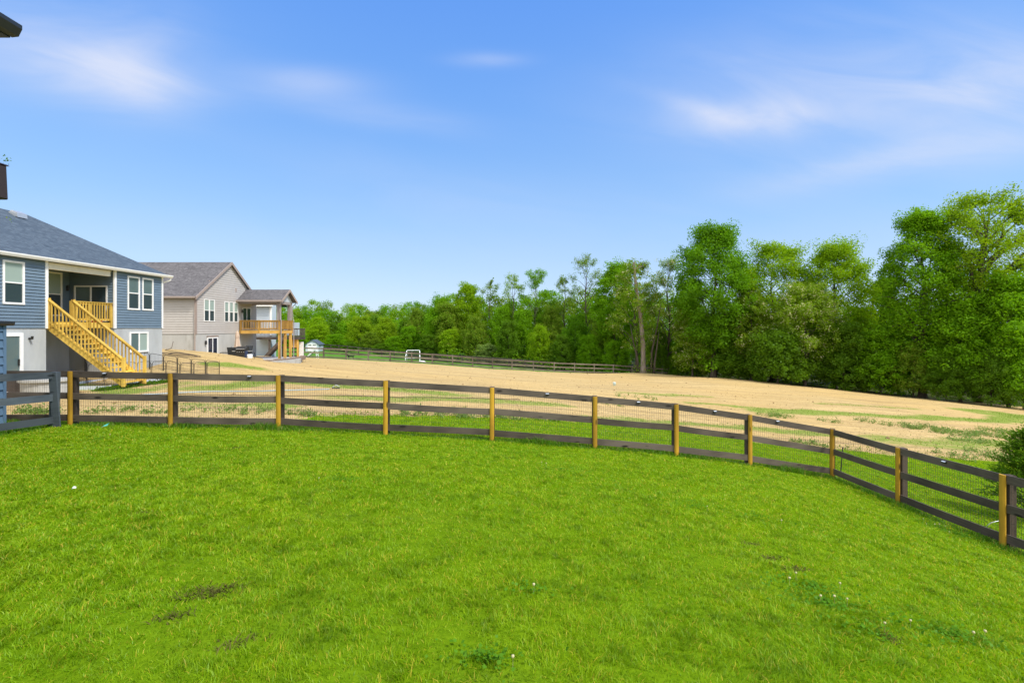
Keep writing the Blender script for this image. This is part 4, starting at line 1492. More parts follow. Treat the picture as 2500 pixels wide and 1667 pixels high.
# ------------------------------------------------------------------ pale house farther back, seen under the porch
def pale_house():
    base = Vector((-32, 60, -3.7))
    root = empty("pale_blue_house", (base.x, base.y, CZ + base.z), "pale blue-grey house far behind the tan house's porch, with a dark deck", "house")
    off = base
    XC = -27.9
    MB(off).box(-40, XC - .02, 56.05, 57.2, -5, -.9).build("foundation", M['siding_grey'], root)
    mb = MB(off)
    mb.prism([(56.05, -.89), (57.2, -.89), (57.2, 3.2), (56.05, 2.7)], -40, XC, axis='x')
    mb.prism([(57.21, -4.5), (61, -4.5), (61, 2.7), (58.5, 4.1), (57.21, 3.3)], -40, -30.6, axis='x')
    mb.build("wall", M['siding_grey'], root)
    siding(MB(off), face_y(56.03), -40, XC - .15, -4.2, 2.68, course=.16).build("siding", M['siding_grey'], root)
    MB(off).box(XC - .16, XC + .03, 55.97, 56.15, -.9, 2.7).build("corner_board", M['white'], root)
    MB(off).box(-30.9, -30.75, 55.97, 56.02, -.9, 2.7).build("corner_board", M['white'], root)
    for z in (.9, 1.5, 2.1):
        MB(off).box(-31.5, -31.28, 55.95, 56.0, z, z + .35).build("shutter", M['navy'], root)
    rf = MB(off)
    rf.add([(-40.3, 55.6, 2.62), (XC + .35, 55.6, 2.62), (XC - .5, 58.5, 4.2), (-40.3, 58.5, 4.2), (XC - .5, 61.4, 2.62), (-40.3, 61.4, 2.62),
            (-40.3, 55.6, 2.5), (XC + .35, 55.6, 2.5), (XC - .5, 58.5, 4.08), (XC - .5, 61.4, 2.5)],
           [(0, 1, 2, 3), (3, 2, 4, 5), (0, 6, 7, 1), (1, 7, 8, 2), (2, 8, 9, 4), (6, 8, 7)])
    rf.build("roof", M['roof_dark'], root)
    MB(off).box(-40.3, XC + .42, 55.48, 55.597, 2.48, 2.64).build("gutter", M['white'], root)
    # bump-out and its raised deck with dark railing
    MB(off).box(XC + .01, -26.2, 58.95, 59.6, -1.0, .65).build("bay", M['siding_grey'], root)
    dk = MB(off)
    dk.box(-29.3, -23.9, 54.2, 55.9, -1.3, -1.0)
    dk.build("deck_floor", M['far_dark'], root)
    rl = MB(off)
    railing_run(rl, (-29.3, 54.25, -1.0), (-23.9, 54.25, -1.0), .95, .15)
    railing_run(rl, (-23.93, 54.25, -1.0), (-23.93, 55.9, -1.0), .95, .15)
    rl.build("deck_railing", M['far_dark'], root)
    for x in (-29.1, -27.3, -25.6, -24.1):
        MB(off).box(x - .08, x + .08, 54.3, 54.46, -5.2, -1.3).build("deck_post", M['lumber_old_v'] if x > -27 else M['far_dark'], root)
    st = MB(off)
    for y in (53.2, 54.1):
        st.beam((-25.2, y, -1.1), (-27.9, y, -3.9), .05, .28)
    for k in range(10):
        f = (k + .5) / 10
        st.box(-25.2 - 2.7 * f - .14, -25.2 - 2.7 * f + .14, 53.2, 54.1, -1.08 - 2.8 * f - .04, -1.08 - 2.8 * f)
    st.build("staircase", M['far_dark'], root)
    MB(off).box(-24.9, -24.2, 54.5, 54.56, -2.2, -1.301).build("deck_skirt", M['lumber_old'], root)
    MB(off).box(-24.35, -23.9, 55.3, 55.45, -3.9, -1.6).build("privacy_panel", M['white'], root)


pale_house()


# ------------------------------------------------------------------ left edge: blue shed, roof of the near house, fixture
def blue_shed():
    xe, yf, yn = -11.55, 11.02, 9.3
    g = -2.3
    base = Vector((-12.4, 10.2, g))
    root = empty("blue_shed", (base.x, base.y, CZ + g), "dark-capped blue clapboard shed cut by the left edge behind the grey fence", "shed")
    off = base
    MB(off).box(-13.3, xe - .02, yn + .02, yf - .02, g + .12, .07).build("wall", M['shed_blue'], root)
    siding(MB(off), face_x(xe - .02), yn, yf - .05, g + .14, .06, course=.19).build("siding", M['shed_blue'], root)
    siding(MB(off), face_y(yn + .02), -13.3, xe - .03, g + .14, .06, course=.19).build("siding", M['shed_blue'], root)
    MB(off).box(xe - .09, xe + .012, yf - .055, yf + .012, g + .1, .06).build("corner_board", M['shed_blue'], root)
    MB(off).box(-13.4, xe + .06, yn - .1, yf + .10, g - .25, g + .11).build("plinth", M['post_dark'], root)
    MB(off).prism([(-13.5, .10), (xe + .07, .05), (xe + .10, .10), (xe + .10, .15), (-13.5, .30)], yn - .2, yf + .12, axis='y').build("roof", M['black_trim'], root)


blue_shed()


def near_house():
    xe, ye, h = -6.31, 6.1, 3.66
    base = Vector((-9.5, 0, -1.8))
    root = empty("near_house", (base.x, base.y, CZ + base.z), "dark eave corner of the nearest house jutting in at the top left", "house")
    off = base
    MB(off).box(-13, -6.75, -8, 5.55, -2.6, h).build("wall", M['shed_blue'], root)
    MB(off).box(-13.3, xe - .005, -8.3, ye - .12, h, h + .03).build("soffit", M['black_trim'], root)
    rf = MB(off)
    z = h + .16
    rf.add([(xe + .03, ye - .01, z), (xe + .03, -8.5, z), (-13.5, -8.5, z), (-13.5, ye - .01, z), (-9.7, ye - 3.6, z + 2.3), (-9.7, -5, z + 2.3)],
           [(0, 4, 5, 1), (3, 4, 0), (2, 5, 4, 3), (1, 5, 2), (0, 1, 2, 3)])
    ro = rf.build("roof", M['roof_dark'], root)
    MB(off).prism([(xe - .002, h), (xe + .085, h + .01), (xe + .13, h + .10), (xe + .13, h + .15), (xe - .002, h + .15)], -8.3, ye, axis='y').build("gutter", M['black_trim'], ro)
    MB(off).box(-13.3, xe - .01, ye - .12, ye - .012, h - .01, h + .15).build("fascia", M['black_trim'], ro)


near_house()
mb = MB((-6.42, 5.9, 1.8))
mb.add([(-6.55, 5.82, 1.58), (-6.225, 5.82, 1.58), (-6.225, 5.98, 1.58), (-6.55, 5.98, 1.58),
        (-6.55, 5.82, 2.0), (-6.245, 5.82, 2.0), (-6.245, 5.98, 2.0), (-6.55, 5.98, 2.0)],
       [(0, 3, 2, 1), (4, 5, 6, 7), (0, 1, 5, 4), (1, 2, 6, 5), (2, 3, 7, 6), (3, 0, 4, 7)])
fix = empty("hanging_box", (-6.42, 5.9, CZ + 1.8), "dark brown box hanging at the left edge below the black eave corner", "hanging box")
mb.build("box", M['dark_brown'], fix, bevel=.012)
MB((-6.42, 5.9, 1.8)).prism([(-6.57, 2.002), (-6.235, 2.002), (-6.26, 2.02), (-6.55, 2.02)], 5.80, 6.0, axis='y').build("lid", M['dark_brown'], fix)
MB((-6.42, 5.9, 1.8)).tube([(-6.42, 5.9, 2.02), (-6.42, 5.9, 3.64)], .006, 5).build("hanger", M['black_metal'], fix)


# ------------------------------------------------------------------ patio slab, fire table, dog pen
def pt(px, py, dz=0.0):
    x, y = ray_ground(px, py)
    return Vector((x, y, G(x, y) + dz))


def slab():
    c = [(-18.98, 17.0), ray_ground(190, 952), ray_ground(258, 951), ray_ground(408, 925), (-17.3, 23.3), (-18.88, 23.0)]
    z = CZ - 2.34
    mb = MB()
    n = len(c)
    mb.add([(x, y, z - .5) for x, y in c] + [(x, y, z) for x, y in c], [(3, 2, 1, 0), (4, 5, 6, 7)] + [(k, (k + 1) % n, (k + 1) % n + n, k + n) for k in range(n)])
    o = mb.build("patio_slab", M['slab'])
    tag(o, kind="structure")
    return z


SLAB_Z = slab()


def fire_table():
    c = Vector((-16.9, 17.6, max(G(-16.9, 17.6), SLAB_Z - .02)))
    r = empty("fire_table", c, "round grey stone fire table beside the blue house's basement door", "fire table")
    MB().lathe([(.72, 0), (.72, .42), (.80, .44), (.80, .53), (.34, .53), (.34, .46), (.01, .46)], (0, 0, 0), 28).build("ring", M['concrete_old'], r)
    MB().lathe([(.01, .50), (.30, .49), (.34, .462)], (0, 0, 0), 14).build("lava_stones", M['terracotta'], r, smooth=True)
    c = Vector((-17.55, 19.2, max(G(-17.55, 19.2), SLAB_Z - .01)))
    r = empty("garden_edging", c, "curved dark retaining edge in front of the round fire table", "edging")
    mb = MB()
    pts = [(-1.9 + .28 * k, -1.55 + .012 * k * k, .62 - .045 * k) for k in range(9)]
    for a, b in zip(pts[:-1], pts[1:]):
        mb.rail((a[0], a[1], a[2] / 2 - .1), (b[0], b[1], b[2] / 2 - .1), .06, a[2] + .2)
    mb.build("edging_board", M['far_dark'], r)


fire_table()


def pet_pen():
    A, B, C = pt(212, 949), pt(537, 912), pt(300, 912)
    A = Vector((-18.3, 20.7, 0)); B = Vector((-14.75, 24.6, 0)); C = Vector((-19.0 + .6, 24.0, 0))
    A = Vector(((213 - 1250) / F * 20.6, 20.6, 0))
    B = Vector(((536 - 1250) / F * 24.4, 24.4, 0))
    C = Vector(((298 - 1250) / F * 24.9, 24.9, 0))
    root = empty("pet_pen", (A.x, A.y, G(A.x, A.y)), "black metal pet pen of hoop-topped panels standing on the patio slab beside the stair foot", "pet pen")
    off = Vector((A.x, A.y, G(A.x, A.y)))
    rng = random.Random(3)
    D = Vector(((205 - 1250) / F * 23.8, 23.8, 0))
    for P0, P1, n in ((A, B, 9), (B, C, 7), (A, D, 4)):
        for k in range(n):
            a, b = P0.lerp(P1, k / n), P0.lerp(P1, (k + 1) / n)
            d = (b - a).normalized()
            a, b = a + d * .03, b - d * .03

            def gz(p):
                z = G(p.x, p.y)
                return max(z, SLAB_Z) if p.x < -15.6 and p.y < 23.0 else z
            za, zb = gz(a), gz(b)
            h = .80
            z = Vector((0, 0, 1))
            c = .09
            mb = MB(off)
            a0, b0 = Vector((a.x, a.y, za)), Vector((b.x, b.y, zb))
            mb.tube([a0, a0 + z * (h - c), a0 + z * (h - .02) + d * .03, a0 + z * h + d * c, b0 + z * h - d * c, b0 + z * (h - .02) - d * .03, b0 + z * (h - c), b0], .012, 5)
            for t_ in (.12, .42):
                mb.tube([a0 + z * t_, b0 + z * t_], .006, 4)
            nb = 9
            for q in range(1, nb):
                e0 = a0.lerp(b0, q / nb)
                mb.tube([e0 + z * .1, e0 + z * (h - .005)], .0028, 3, False)
            mb.build("panel", M['black_metal'], root, fix=False)
        for k in range(n + 1):
            p = P0.lerp(P1, k / n)
            zz = G(p.x, p.y)
            MB(off).tube([(p.x, p.y, zz - .05), (p.x, p.y, zz + .84)], .009, 5).build("ground_stake", M['black_metal'], root, fix=False)


pet_pen()


# ------------------------------------------------------------------ hoses, bucket, stake and litter
def hose(name, pxs, mat, r, label, lift=.02, cat="hose"):
    mb = MB()
    pts = []
    for (a, b) in zip(pxs[:-1], pxs[1:]):
        pa, pb = ray_ground(*a), ray_ground(*b)
        for k in range(8):
            s = k / 8
            x, y = pa[0] + (pb[0] - pa[0]) * s, pa[1] + (pb[1] - pa[1]) * s
            pts.append((x, y, G(x, y) + lift))
    mb.tube(pts, r, 5)
    return tag(mb.build(name, mat, smooth=True), label, cat)


hose("garden_hose", [(300, 968), (420, 961), (520, 957), (640, 956), (745, 953), (812, 951)], M['hose'], .025, "pale blue garden hose lying across the straw towards a sprinkler")
hose("drain_line", [(430, 963), (560, 966), (700, 968), (830, 967), (930, 970), (1100, 973), (1290, 977)], M['hose_dark'], .014, "thin dark line stretched over the straw in front of the grass strip", cat="cable")
c = pt(820, 949)
r = empty("lawn_sprinkler", c, "small metal sprinkler at the end of the pale hose on the straw", "sprinkler")
MB().box(-.16, .16, -.05, .05, 0, .05).build("base", M['black_metal'], r)
MB().tube([(-.14, 0, .06), (0, 0, .16), (.16, 0, .10)], .022, 6).build("arm", M['steel'], r)


def coil():
    c = pt(437, 867)
    mb = MB()
    pts = []
    rng = random.Random(8)
    for k in range(48):
        t_ = k * .42
        rr = .62 + .28 * math.sin(k * .13) + rng.uniform(-.05, .05)
        x, y = c.x + rr * 1.5 * math.cos(t_), c.y + rr * .9 * math.sin(t_)
        pts.append((x, y, G(x, y) + .03 + .0009 * k))
    for x, y, h in ((-22.4, 31.2, .03), (-22.9, 32.4, .05), (-23.3, 33.1, .1), (-23.4, 33.38, .55)):
        pts.append((x, y, G(x, y) + h))
    mb.tube(pts, .017, 5)
    tag(mb.build("coiled_hose", M['hose_dark'], smooth=True), "dark hose coiled on the bare soil by the tan house's concrete wall", "hose")


coil()
c = pt(1500, 941)
r = empty("bucket", c, "small pale bucket standing alone in the middle of the straw field", "bucket")
r.scale = (.62, .62, .62)
MB().lathe([(.01, .0), (.15, .0), (.19, .38), (.20, .40), (.175, .39), (.14, .03), (.01, .03)], (0, 0, 0), 16).build("pail", M['plastic_blue'], r, smooth=True)
MB().tube([(-.19, 0, .37), (-.13, -.12, .30), (0, -.19, .26), (.13, -.12, .30), (.19, 0, .37)], .008, 5).build("handle", M['steel'], r)
c = Vector((7.95, 11.2, G(7.95, 11.2)))
xk = (2054 - 1250) / F
c = Vector((8.62, 12.65, G(8.62, 12.65)))
o = MB().tube([(-.05, 0, -.1), (0, 0, .35), (.05, .02, .82)], .013, 6).build("thin_stake", M['black_metal'])
o.location = c
tag(o, "thin black stake leaning behind the fence at its sharp turn", "stake")
c = pt(180, 1197)
mb = MB()
mb.add([(-.05, 0, .03), (0, -.02, .055), (.045, .015, .04), (.05, .02, .09), (0, .01, .11), (-.04, .02, .085)], [(0, 1, 4, 5), (1, 2, 3, 4)])
o = mb.build("plastic_scrap", M['plastic_white'])
o.location = c
o.scale = (.45, .45, .4)
md = o.modifiers.new("thickness", 'SOLIDIFY'); md.thickness = .003
tag(o, "crumpled white scrap lying in the lawn near the left fence", "litter")
c = pt(256, 1046)
o = MB().add([(-.09, 0, .02), (-.02, -.02, .05), (.05, 0, .06), (.08, .02, .12), (.03, .03, .10), (-.05, .03, .06)], [(0, 1, 5), (1, 2, 4, 5), (2, 3, 4)]).build("plastic_ribbon", M['teal'])
o.location = c
md = o.modifiers.new("thickness", 'SOLIDIFY'); md.thickness = .003
tag(o, "small teal scrap in the grass below the first fence bay", "litter")
c = Vector((10.0, 10.0, G(10.0, 10.0)))
o = MB().tube([(-.22, 0, .03), (-.14, -.05, .16), (0, -.06, .20), (.14, -.02, .17), (.2, .06, .05)], .007, 6).build("bent_pipe", M['steel'], smooth=True)
o.location = c
tag(o, "bent pale pipe in the shade under the conifer behind the fence", "pipe")


# ------------------------------------------------------------------ tan house patio furniture
def patio():
    z = -2.62
    c = [(-21.86, 34.3), (-17.9, 34.6), (-16.9, 38.6), (-18.0, 41.5), (-21.86, 41.5)]
    n = len(c)
    zt = CZ - 2.47
    mb = MB()
    mb.add([(x, y, zt - .6) for x, y in c] + [(x, y, zt) for x, y in c], [tuple(range(n - 1, -1, -1)), tuple(range(n, 2 * n))] + [(k, (k + 1) % n, (k + 1) % n + n, k + n) for k in range(n)])
    tag(mb.build("stone_patio", M['concrete_old']), kind="structure")

    def chair(loc, rz, label, proto=[None]):
        if proto[0] is None:
            r = empty("patio_chair", (0, 0, 0), label, "chair")
            MB().box(-.26, .26, -.24, .26, .40, .43).build("seat", M['sling'], r)
            mb = MB()
            mb.add([(-.26, -.24, .42), (.26, -.24, .42), (.26, -.44, 1.05), (-.26, -.44, 1.05), (-.26, -.27, .41), (.26, -.27, .41), (.26, -.47, 1.04), (-.26, -.47, 1.04)],
                   [(0, 1, 2, 3), (7, 6, 5, 4), (0, 4, 5, 1), (1, 5, 6, 2), (2, 6, 7, 3), (3, 7, 4, 0)])
            mb.build("backrest", M['sling'], r)
            for s in (-1, 1):
                MB().tube([(s * .285, -.46, 1.06), (s * .285, -.24, .42), (s * .285, .26, .40), (s * .285, .30, .02)], .018, 5).build("frame", M['black_metal'], r)
                MB().tube([(s * .285, -.25, .42), (s * .285, -.42, .02)], .018, 5).build("leg", M['black_metal'], r)
                MB().tube([(s * .30, -.30, .64), (s * .30, .2, .66), (s * .30, .27, .60), (s * .288, .28, .4)], .02, 5).build("armrest", M['black_metal'], r)
            proto[0] = r
        else:
            r = proto[0].copy()
            COL.objects.link(r)
            for ch in list(proto[0].children):
                q = ch.copy()
                COL.objects.link(q)
                q.parent = r
            r["label"] = label
        r.location = loc
        r.rotation_euler = (0, 0, rz)
        r["group"] = "sling chairs round the patio table"

    def at(px, d):
        return ((px - 1250) / F * d, d, zt)
    chair(at(547, 35.6), 2.0, "dark sling chair standing apart, next to the tan house's patio door")
    chair(at(571, 35.9), .15, "dark sling chair with its back to the viewer, just left of the covered grill")
    chair(at(607, 35.7), -.35, "dark sling chair with its back to the viewer, just right of the covered grill")
    chair(at(600, 38.2), 3.0, "dark sling chair on the far side of the patio table")
    r = empty("patio_table", at(590, 37.0), "round black patio table below the closed beige umbrella", "table")
    MB().lathe([(.01, .70), (.62, .70), (.62, .73), (.01, .73)], (0, 0, 0), 20).build("tabletop", M['sling'], r)
    for k in range(4):
        a = k * math.pi / 2 + .4
        MB().tube([(.42 * math.cos(a), .42 * math.sin(a), .70), (.5 * math.cos(a), .5 * math.sin(a), 0)], .02, 5).build("leg", M['black_metal'], r)
    r = empty("patio_umbrella", (at(579.5, 36.9)[0], 36.9, zt), "closed beige patio umbrella standing against the tan house's concrete wall", "umbrella")
    MB().tube([(0, 0, 0), (0, 0, 2.2)], .022, 6).build("pole", M['black_metal'], r)
    mb = MB()
    n = 12
    prof = [(.03, 2.24), (.10, 2.12), (.15, 1.85), (.15, 1.75), (.13, 1.7), (.19, 1.25), (.27, .82), (.24, .78)]
    vs, fs = [], []
    for r_, zz in prof:
        for k in range(n):
            a = 2 * math.pi * k / n
            q = r_ * (1 if k % 2 else .72)
            vs.append((q * math.cos(a), q * math.sin(a), zz))
    for i in range(len(prof) - 1):
        for k in range(n):
            fs.append((i * n + k, i * n + (k + 1) % n, (i + 1) * n + (k + 1) % n, (i + 1) * n + k))
    mb.add(vs, fs)
    mb.build("canopy", M['beige'], r)
    r = empty("gas_grill", at(592, 35.0), "black gas grill with silver trim standing between two patio chairs", "grill")
    MB().box(-.36, .36, -.25, .25, .10, .80).build("cabinet", M['black_metal'], r, bevel=.015)
    MB().prism([(-.27, .82), (-.27, .98), (-.15, 1.12), (.10, 1.14), (.25, 1.0), (.25, .82)], -.38, .38, 'x').build("lid", M['black_metal'], r, bevel=.02)
    MB().tube([(-.3, -.30, .95), (.3, -.30, .95)], .016, 6).build("handle", M['steel'], r)
    for s in (-1, 1):
        MB().box(min(s * .40, s * .64), max(s * .40, s * .64), -.22, .2, .78, .815).build("side_shelf", M['steel'], r)
        MB().tube([(s * .30, -.255, 0.055), (s * .24, -.255, 0.055)], .055, 10).build("wheel", M['black_metal'], r)
    for k in range(4):
        MB().tube([(-.24 + .16 * k, -.252, .74), (-.24 + .16 * k, -.285, .74)], .025, 8).build("knob", M['steel'], r)
    r = empty("water_jug", (at(604.5, 33.9)[0], 33.9, max(zt, G(at(604.5, 33.9)[0], 33.9))), "white and navy jug on the ground in front of the patio grill", "jug")
    MB().lathe([(.01, 0), (.17, 0), (.18, .22), (.16, .26)], (.16, 0, 0), 12).build("body", M['plastic_white'], r)
    MB().box(-.16, -.02, -.1, .1, 0, .48).build("stand", M['navy'], r, bevel=.02)
    # dark stone edge between soil and patio
    mb = MB()
    for k in range(14):
        f = k / 13
        x, y = -18.3 + .9 * math.sin(f * 2.5), 35.2 + 5.9 * f
        mb.box(x - .17, x + .15, y - .19, y + .19, zt - .2, zt + .09 + .03 * (k % 2))
    o = mb.build("stone_edging", M['terracotta'], bevel=.02)
    o.name = "stone_edging"
    tag(o, "low brown stone edging along the tan house's patio", "edging")


patio()


# ------------------------------------------------------------------ paddock fences, shed, slide, dog, goal
def paddock_fence(name, line, spacing, height, mat, label, face=None, wire=True):
    pts = [Vector((x, y, 0)) for x, y in line]
    root = empty(name, (pts[0].x, pts[0].y, G(pts[0].x, pts[0].y)), label, "fence")
    off = root.location.copy()
    rng = random.Random(len(line))
    S = []
    for a, b in zip(pts[:-1], pts[1:]):
        n = max(1, round((b - a).length / spacing))
        S += [a.lerp(b, k / n) for k in range(n)]
    S.append(pts[-1])
    for i, p in enumerate(S):
        g = G(p.x, p.y)
        MB(off).box(p.x - .065, p.x + .065, p.y + .02, p.y + .14, g - .2, g + height + .02).build("post", mat, root)
        MB(off).box(p.x - .05, p.x + .05, p.y - .05, p.y - .016, g - .05, g + height + .01).build("post_face", face or mat, root)
    hs = (height - .08, height * .53, .16)
    for a, b in zip(S[:-1], S[1:]):
        ga, gb = G(a.x, a.y), G(b.x, b.y)
        for h in hs:
            MB(off).rail((a.x + .004, a.y, ga + h + rng.uniform(-.015, .015)), (b.x - .004, b.y, gb + h + rng.uniform(-.015, .015)), .03, .15).build("rail", mat, root)


paddock_fence("paddock_fence", [(-26.4, 55.6), (-22, 56.4), (-12, 57.8), (0, 59.6), (8, 61.8), (16, 64.4), (22.6, 66.4)], 2.45, 1.22, M['weathered'],
              "weathered three-rail paddock fence along the far edge of the straw field", M['weathered'])
paddock_fence("far_paddock_fence", [(-36, 92), (-30, 88), (-20, 82), (-8, 77), (2, 74), (10, 71), (17, 69.2)], 2.6, 1.3, M['far_dark'],
              "dark three-rail fence between the paddock grass and the woods, farthest of the fences", M['far_dark'])


def garden_shed():
    d = 88
    x = (762 - 1250) / F * d
    g = G(x, d)
    r = empty("garden_shed", (x, d, g), "small blue-grey gabled garden shed with a white double door by the far woods", "shed", rz=.12)
    MB().prism([(-1.15, 0), (1.15, 0), (1.15, 1.35), (0, 2.05), (-1.15, 1.35)], 0.02, 3.2, axis='y').build("wall", M['siding_grey'], r)
    ro = MB()
    ro.add([(-1.35, -.15, 1.25), (0, -.15, 2.14), (1.35, -.15, 1.25), (-1.35, 3.35, 1.25), (0, 3.35, 2.14), (1.35, 3.35, 1.25),
            (-1.35, -.15, 1.17), (0, -.15, 2.05), (1.35, -.15, 1.17), (-1.35, 3.35, 1.17), (0, 3.35, 2.05), (1.35, 3.35, 1.17)],
           [(0, 1, 4, 3), (1, 2, 5, 4), (6, 9, 10, 7), (7, 10, 11, 8), (0, 6, 7, 1), (1, 7, 8, 2), (0, 3, 9, 6), (2, 8, 11, 5)])
    ro.build("roof", M['roof_blue'], r)
    for s in (-1, 1):
        dd = MB().box(min(s * .01, s * .78), max(s * .01, s * .78), -.03, .018, .08, 1.36).build("door", M['white'], r)
        MB().box(min(s * .12, s * .66), max(s * .12, s * .66), -.045, -.031, 1.06, 1.24).build("window", M['pane_dark'], dd)
    MB().box(-.9, .9, -.05, .018, 1.37, 1.44).build("lintel", M['white'], r)


garden_shed()


def play_slide():
    d = 58.5
    x = (763 - 1250) / F * d
    g = G(x, d)
    r = empty("play_slide", (x, d, g), "white plastic play slide behind the weathered paddock fence", "slide")
    mb = MB()
    pts = [(.42, 1.02), (.30, .98), (-.25, .40), (-.52, .16), (-.66, .14)]
    for (x0, z0), (x1, z1) in zip(pts[:-1], pts[1:]):
        mb.beam((x0, 0, z0), (x1, 0, z1), .5, .03)
        for s in (-1, 1):
            mb.beam((x0, s * .26, z0 + .07), (x1, s * .26, z1 + .07), .03, .16)
    mb.build("chute", M['plastic_white'], r)
    for s in (-1, 1):
        MB().beam((.46, s * .25, 1.25), (.62, s * .28, 0), .05, .07).build("ladder_side", M['plastic_white'], r)
        MB().beam((-.60, s * .24, .14), (-.60, s * .24, 0), .05, .06).build("leg", M['plastic_white'], r)
    for k in range(4):
        MB().beam((.60 - .03 * k, -.26, .2 + .24 * k), (.60 - .03 * k, .26, .2 + .24 * k), .07, .04).build("step", M['plastic_white'], r)


play_slide()


def black_dog():
    d = 62
    x = (857 - 1250) / F * d
    me = bpy.data.meshes.new("black_dog")
    V = [((.0, 0, .46), .085), ((.14, 0, .47), .095), ((.30, 0, .48), .11), ((-.14, 0, .46), .08), ((-.26, 0, .47), .075),
         ((.40, 0, .58), .065), ((.46, 0, .66), .075), ((.56, 0, .64), .045), ((.63, 0, .62), .033),
         ((-.36, 0, .52), .03), ((-.48, 0, .60), .02), ((-.56, 0, .62), .012),
         ((.30, .08, .34), .045), ((.31, .085, .18), .028), ((.30, .085, .03), .026), ((.34, .085, .02), .026),
         ((.30, -.08, .34), .045), ((.27, -.085, .18), .028), ((.24, -.085, .03), .026), ((.28, -.085, .02), .026),
         ((-.25, .08, .34), .055), ((-.20, .085, .26), .04), ((-.30, .085, .16), .026), ((-.27, .085, .03), .025), ((-.23, .085, .02), .026),
         ((-.25, -.08, .34), .055), ((-.23, -.085, .26), .04), ((-.36, -.085, .17), .026), ((-.35, -.085, .03), .025), ((-.31, -.085, .02), .026),
         ((.46, .06, .73), .022), ((.44, .075, .79), .010), ((.46, -.06, .73), .022), ((.44, -.075, .79), .010)]
    E = [(0, 1), (1, 2), (0, 3), (3, 4), (2, 5), (5, 6), (6, 7), (7, 8), (4, 9), (9, 10), (10, 11), (2, 12), (12, 13), (13, 14), (14, 15), (2, 16), (16, 17), (17, 18), (18, 19),
         (4, 20), (20, 21), (21, 22), (22, 23), (23, 24), (4, 25), (25, 26), (26, 27), (27, 28), (28, 29), (6, 30), (30, 31), (6, 32), (32, 33)]
    me.from_pydata([v for v, _ in V], E, [])
    o = link_mesh("dog", me, M['dog'])
    md = o.modifiers.new("body", 'SKIN')
    for sv, (_, r) in zip(me.skin_vertices[0].data, V):
        sv.radius = (r, r)
    me.skin_vertices[0].data[0].use_root = True
    sb = o.modifiers.new("smooth", 'SUBSURF')
    sb.levels = sb.render_levels = 1
    o.location = (x, d, G(x, d))
    o.rotation_euler = (0, 0, math.pi + .25)
    tag(o, "black dog walking on the paddock grass behind the weathered fence", "dog")


black_dog()


def goal():
    d = 60.8
    x = (1008 - 1250) / F * d
    r = empty("goal_frame", (x, d, G(x, d)), "white tube sports goal with a dark net, behind the weathered paddock fence", "goal")
    w, h = .88, 1.5
    mb = MB()
    mb.tube([(-w, -.25, 0), (-w - .02, -.2, .5), (-w + .08, .12, h - .05), (-w + .16, .15, h), (w - .16, .15, h), (w - .04, .12, h - .05), (w + .02, -.2, .5), (w, -.25, 0)], .045, 7)
    mb.tube([(-w - .02, -.2, .52), (w + .02, -.2, .52)], .03, 6)
    mb.tube([(-w, -.25, .03), (-w, .6, .03), (w, .6, .03), (w, -.25, .03)], .035, 6)
    mb.tube([(-w, .6, .03), (-w + .1, .15, h - .02)], .03, 6)
    mb.tube([(w, .6, .03), (w - .1, .15, h - .02)], .03, 6)
    mb.build("frame", M['plastic_white'], r, smooth=True)
    mb = MB()
    for k in range(1, 18):
        f = k / 18
        mb.tube([(-w + 2 * w * f, -.19, .54), (-w + .1 + 2 * (w - .1) * f, .13, h - .03)], .006, 3, False)
    for k in range(1, 9):
        f = k / 9
        mb.tube([(-w, -.19 + .32 * f, .54 + (h - .57) * f), (w, -.19 + .32 * f, .54 + (h - .57) * f)], .006, 3, False)
    mb.build("net", M['wire'], r, fix=False)
    x, y = (1030 - 1250) / F * 60.6, 60.6
    o = MB().lathe([(.01, .20), (.25, .22), (.45, .14), (.5, .03), (.4, -.02)], (0, 0, 0), 10).build("feed_sack", M['plastic_white'], smooth=True)
    o.scale = (1, .55, 1)
    o.location = (x, y, G(x, y) + .03)
    tag(o, "white sack lying on the grass at the foot of the sports goal", "sack")


goal()


# ------------------------------------------------------------------ trees
def leaves_np(c, n, L, rng, up=.6, aspect=.62):
    """diamond leaf sprays round centres c (k,4: x,y,z,radius)"""
    k = len(c)
    idx = np.repeat(np.arange(k), n)
    N = len(idx)
    off = rng.normal(0, 1, (N, 3))
    ln = np.linalg.norm(off, axis=1)
    off *= np.minimum(1, 1.7 / ln)[:, None]
    r = c[idx, 3:4]
    p = c[idx, :3] + off * r * np.array([1, 1, .88])
    nrm = rng.normal(0, .62, (N, 3)) + off * np.array([.35, .35, .25])
    nrm[:, 2] += up
    nrm /= np.linalg.norm(nrm, axis=1)[:, None]
    T = np.cross(nrm, rng.normal(0, 1, (N, 3)))
    T /= np.linalg.norm(T, axis=1)[:, None]
    B = np.cross(nrm, T)
    s = (L * rng.uniform(.65, 1.35, N))[:, None]
    V = np.stack([p - T * s * .5, p - B * s * .5 * aspect, p + T * s * .5, p + B * s * .5 * aspect], 1).reshape(-1, 3)
    return V


def quad_mesh(name, V):
    return np_mesh(name, V, (np.arange(len(V) // 4) * 4)[:, None] + np.array([[0, 1, 2, 3]]))


PROF = {
    'oval': lambda t: math.sin(math.pi * min(1, max(0, .08 + .90 * t))) ** .6,
    'broad': lambda t: (math.sin(math.pi * min(1, .22 + .76 * t))) ** .75,
    'top': lambda t: (.35 + .65 * min(1, t * 1.5)) * math.sqrt(max(.03, 1 - max(0, t - .55) ** 2 / .23)),
    'cone': lambda t: max(.06, (1 - t) ** .8) * min(1, .6 + t * 3),
    'full': lambda t: math.sqrt(max(.02, 1 - t * t * .97)) * min(1, .75 + t),
}


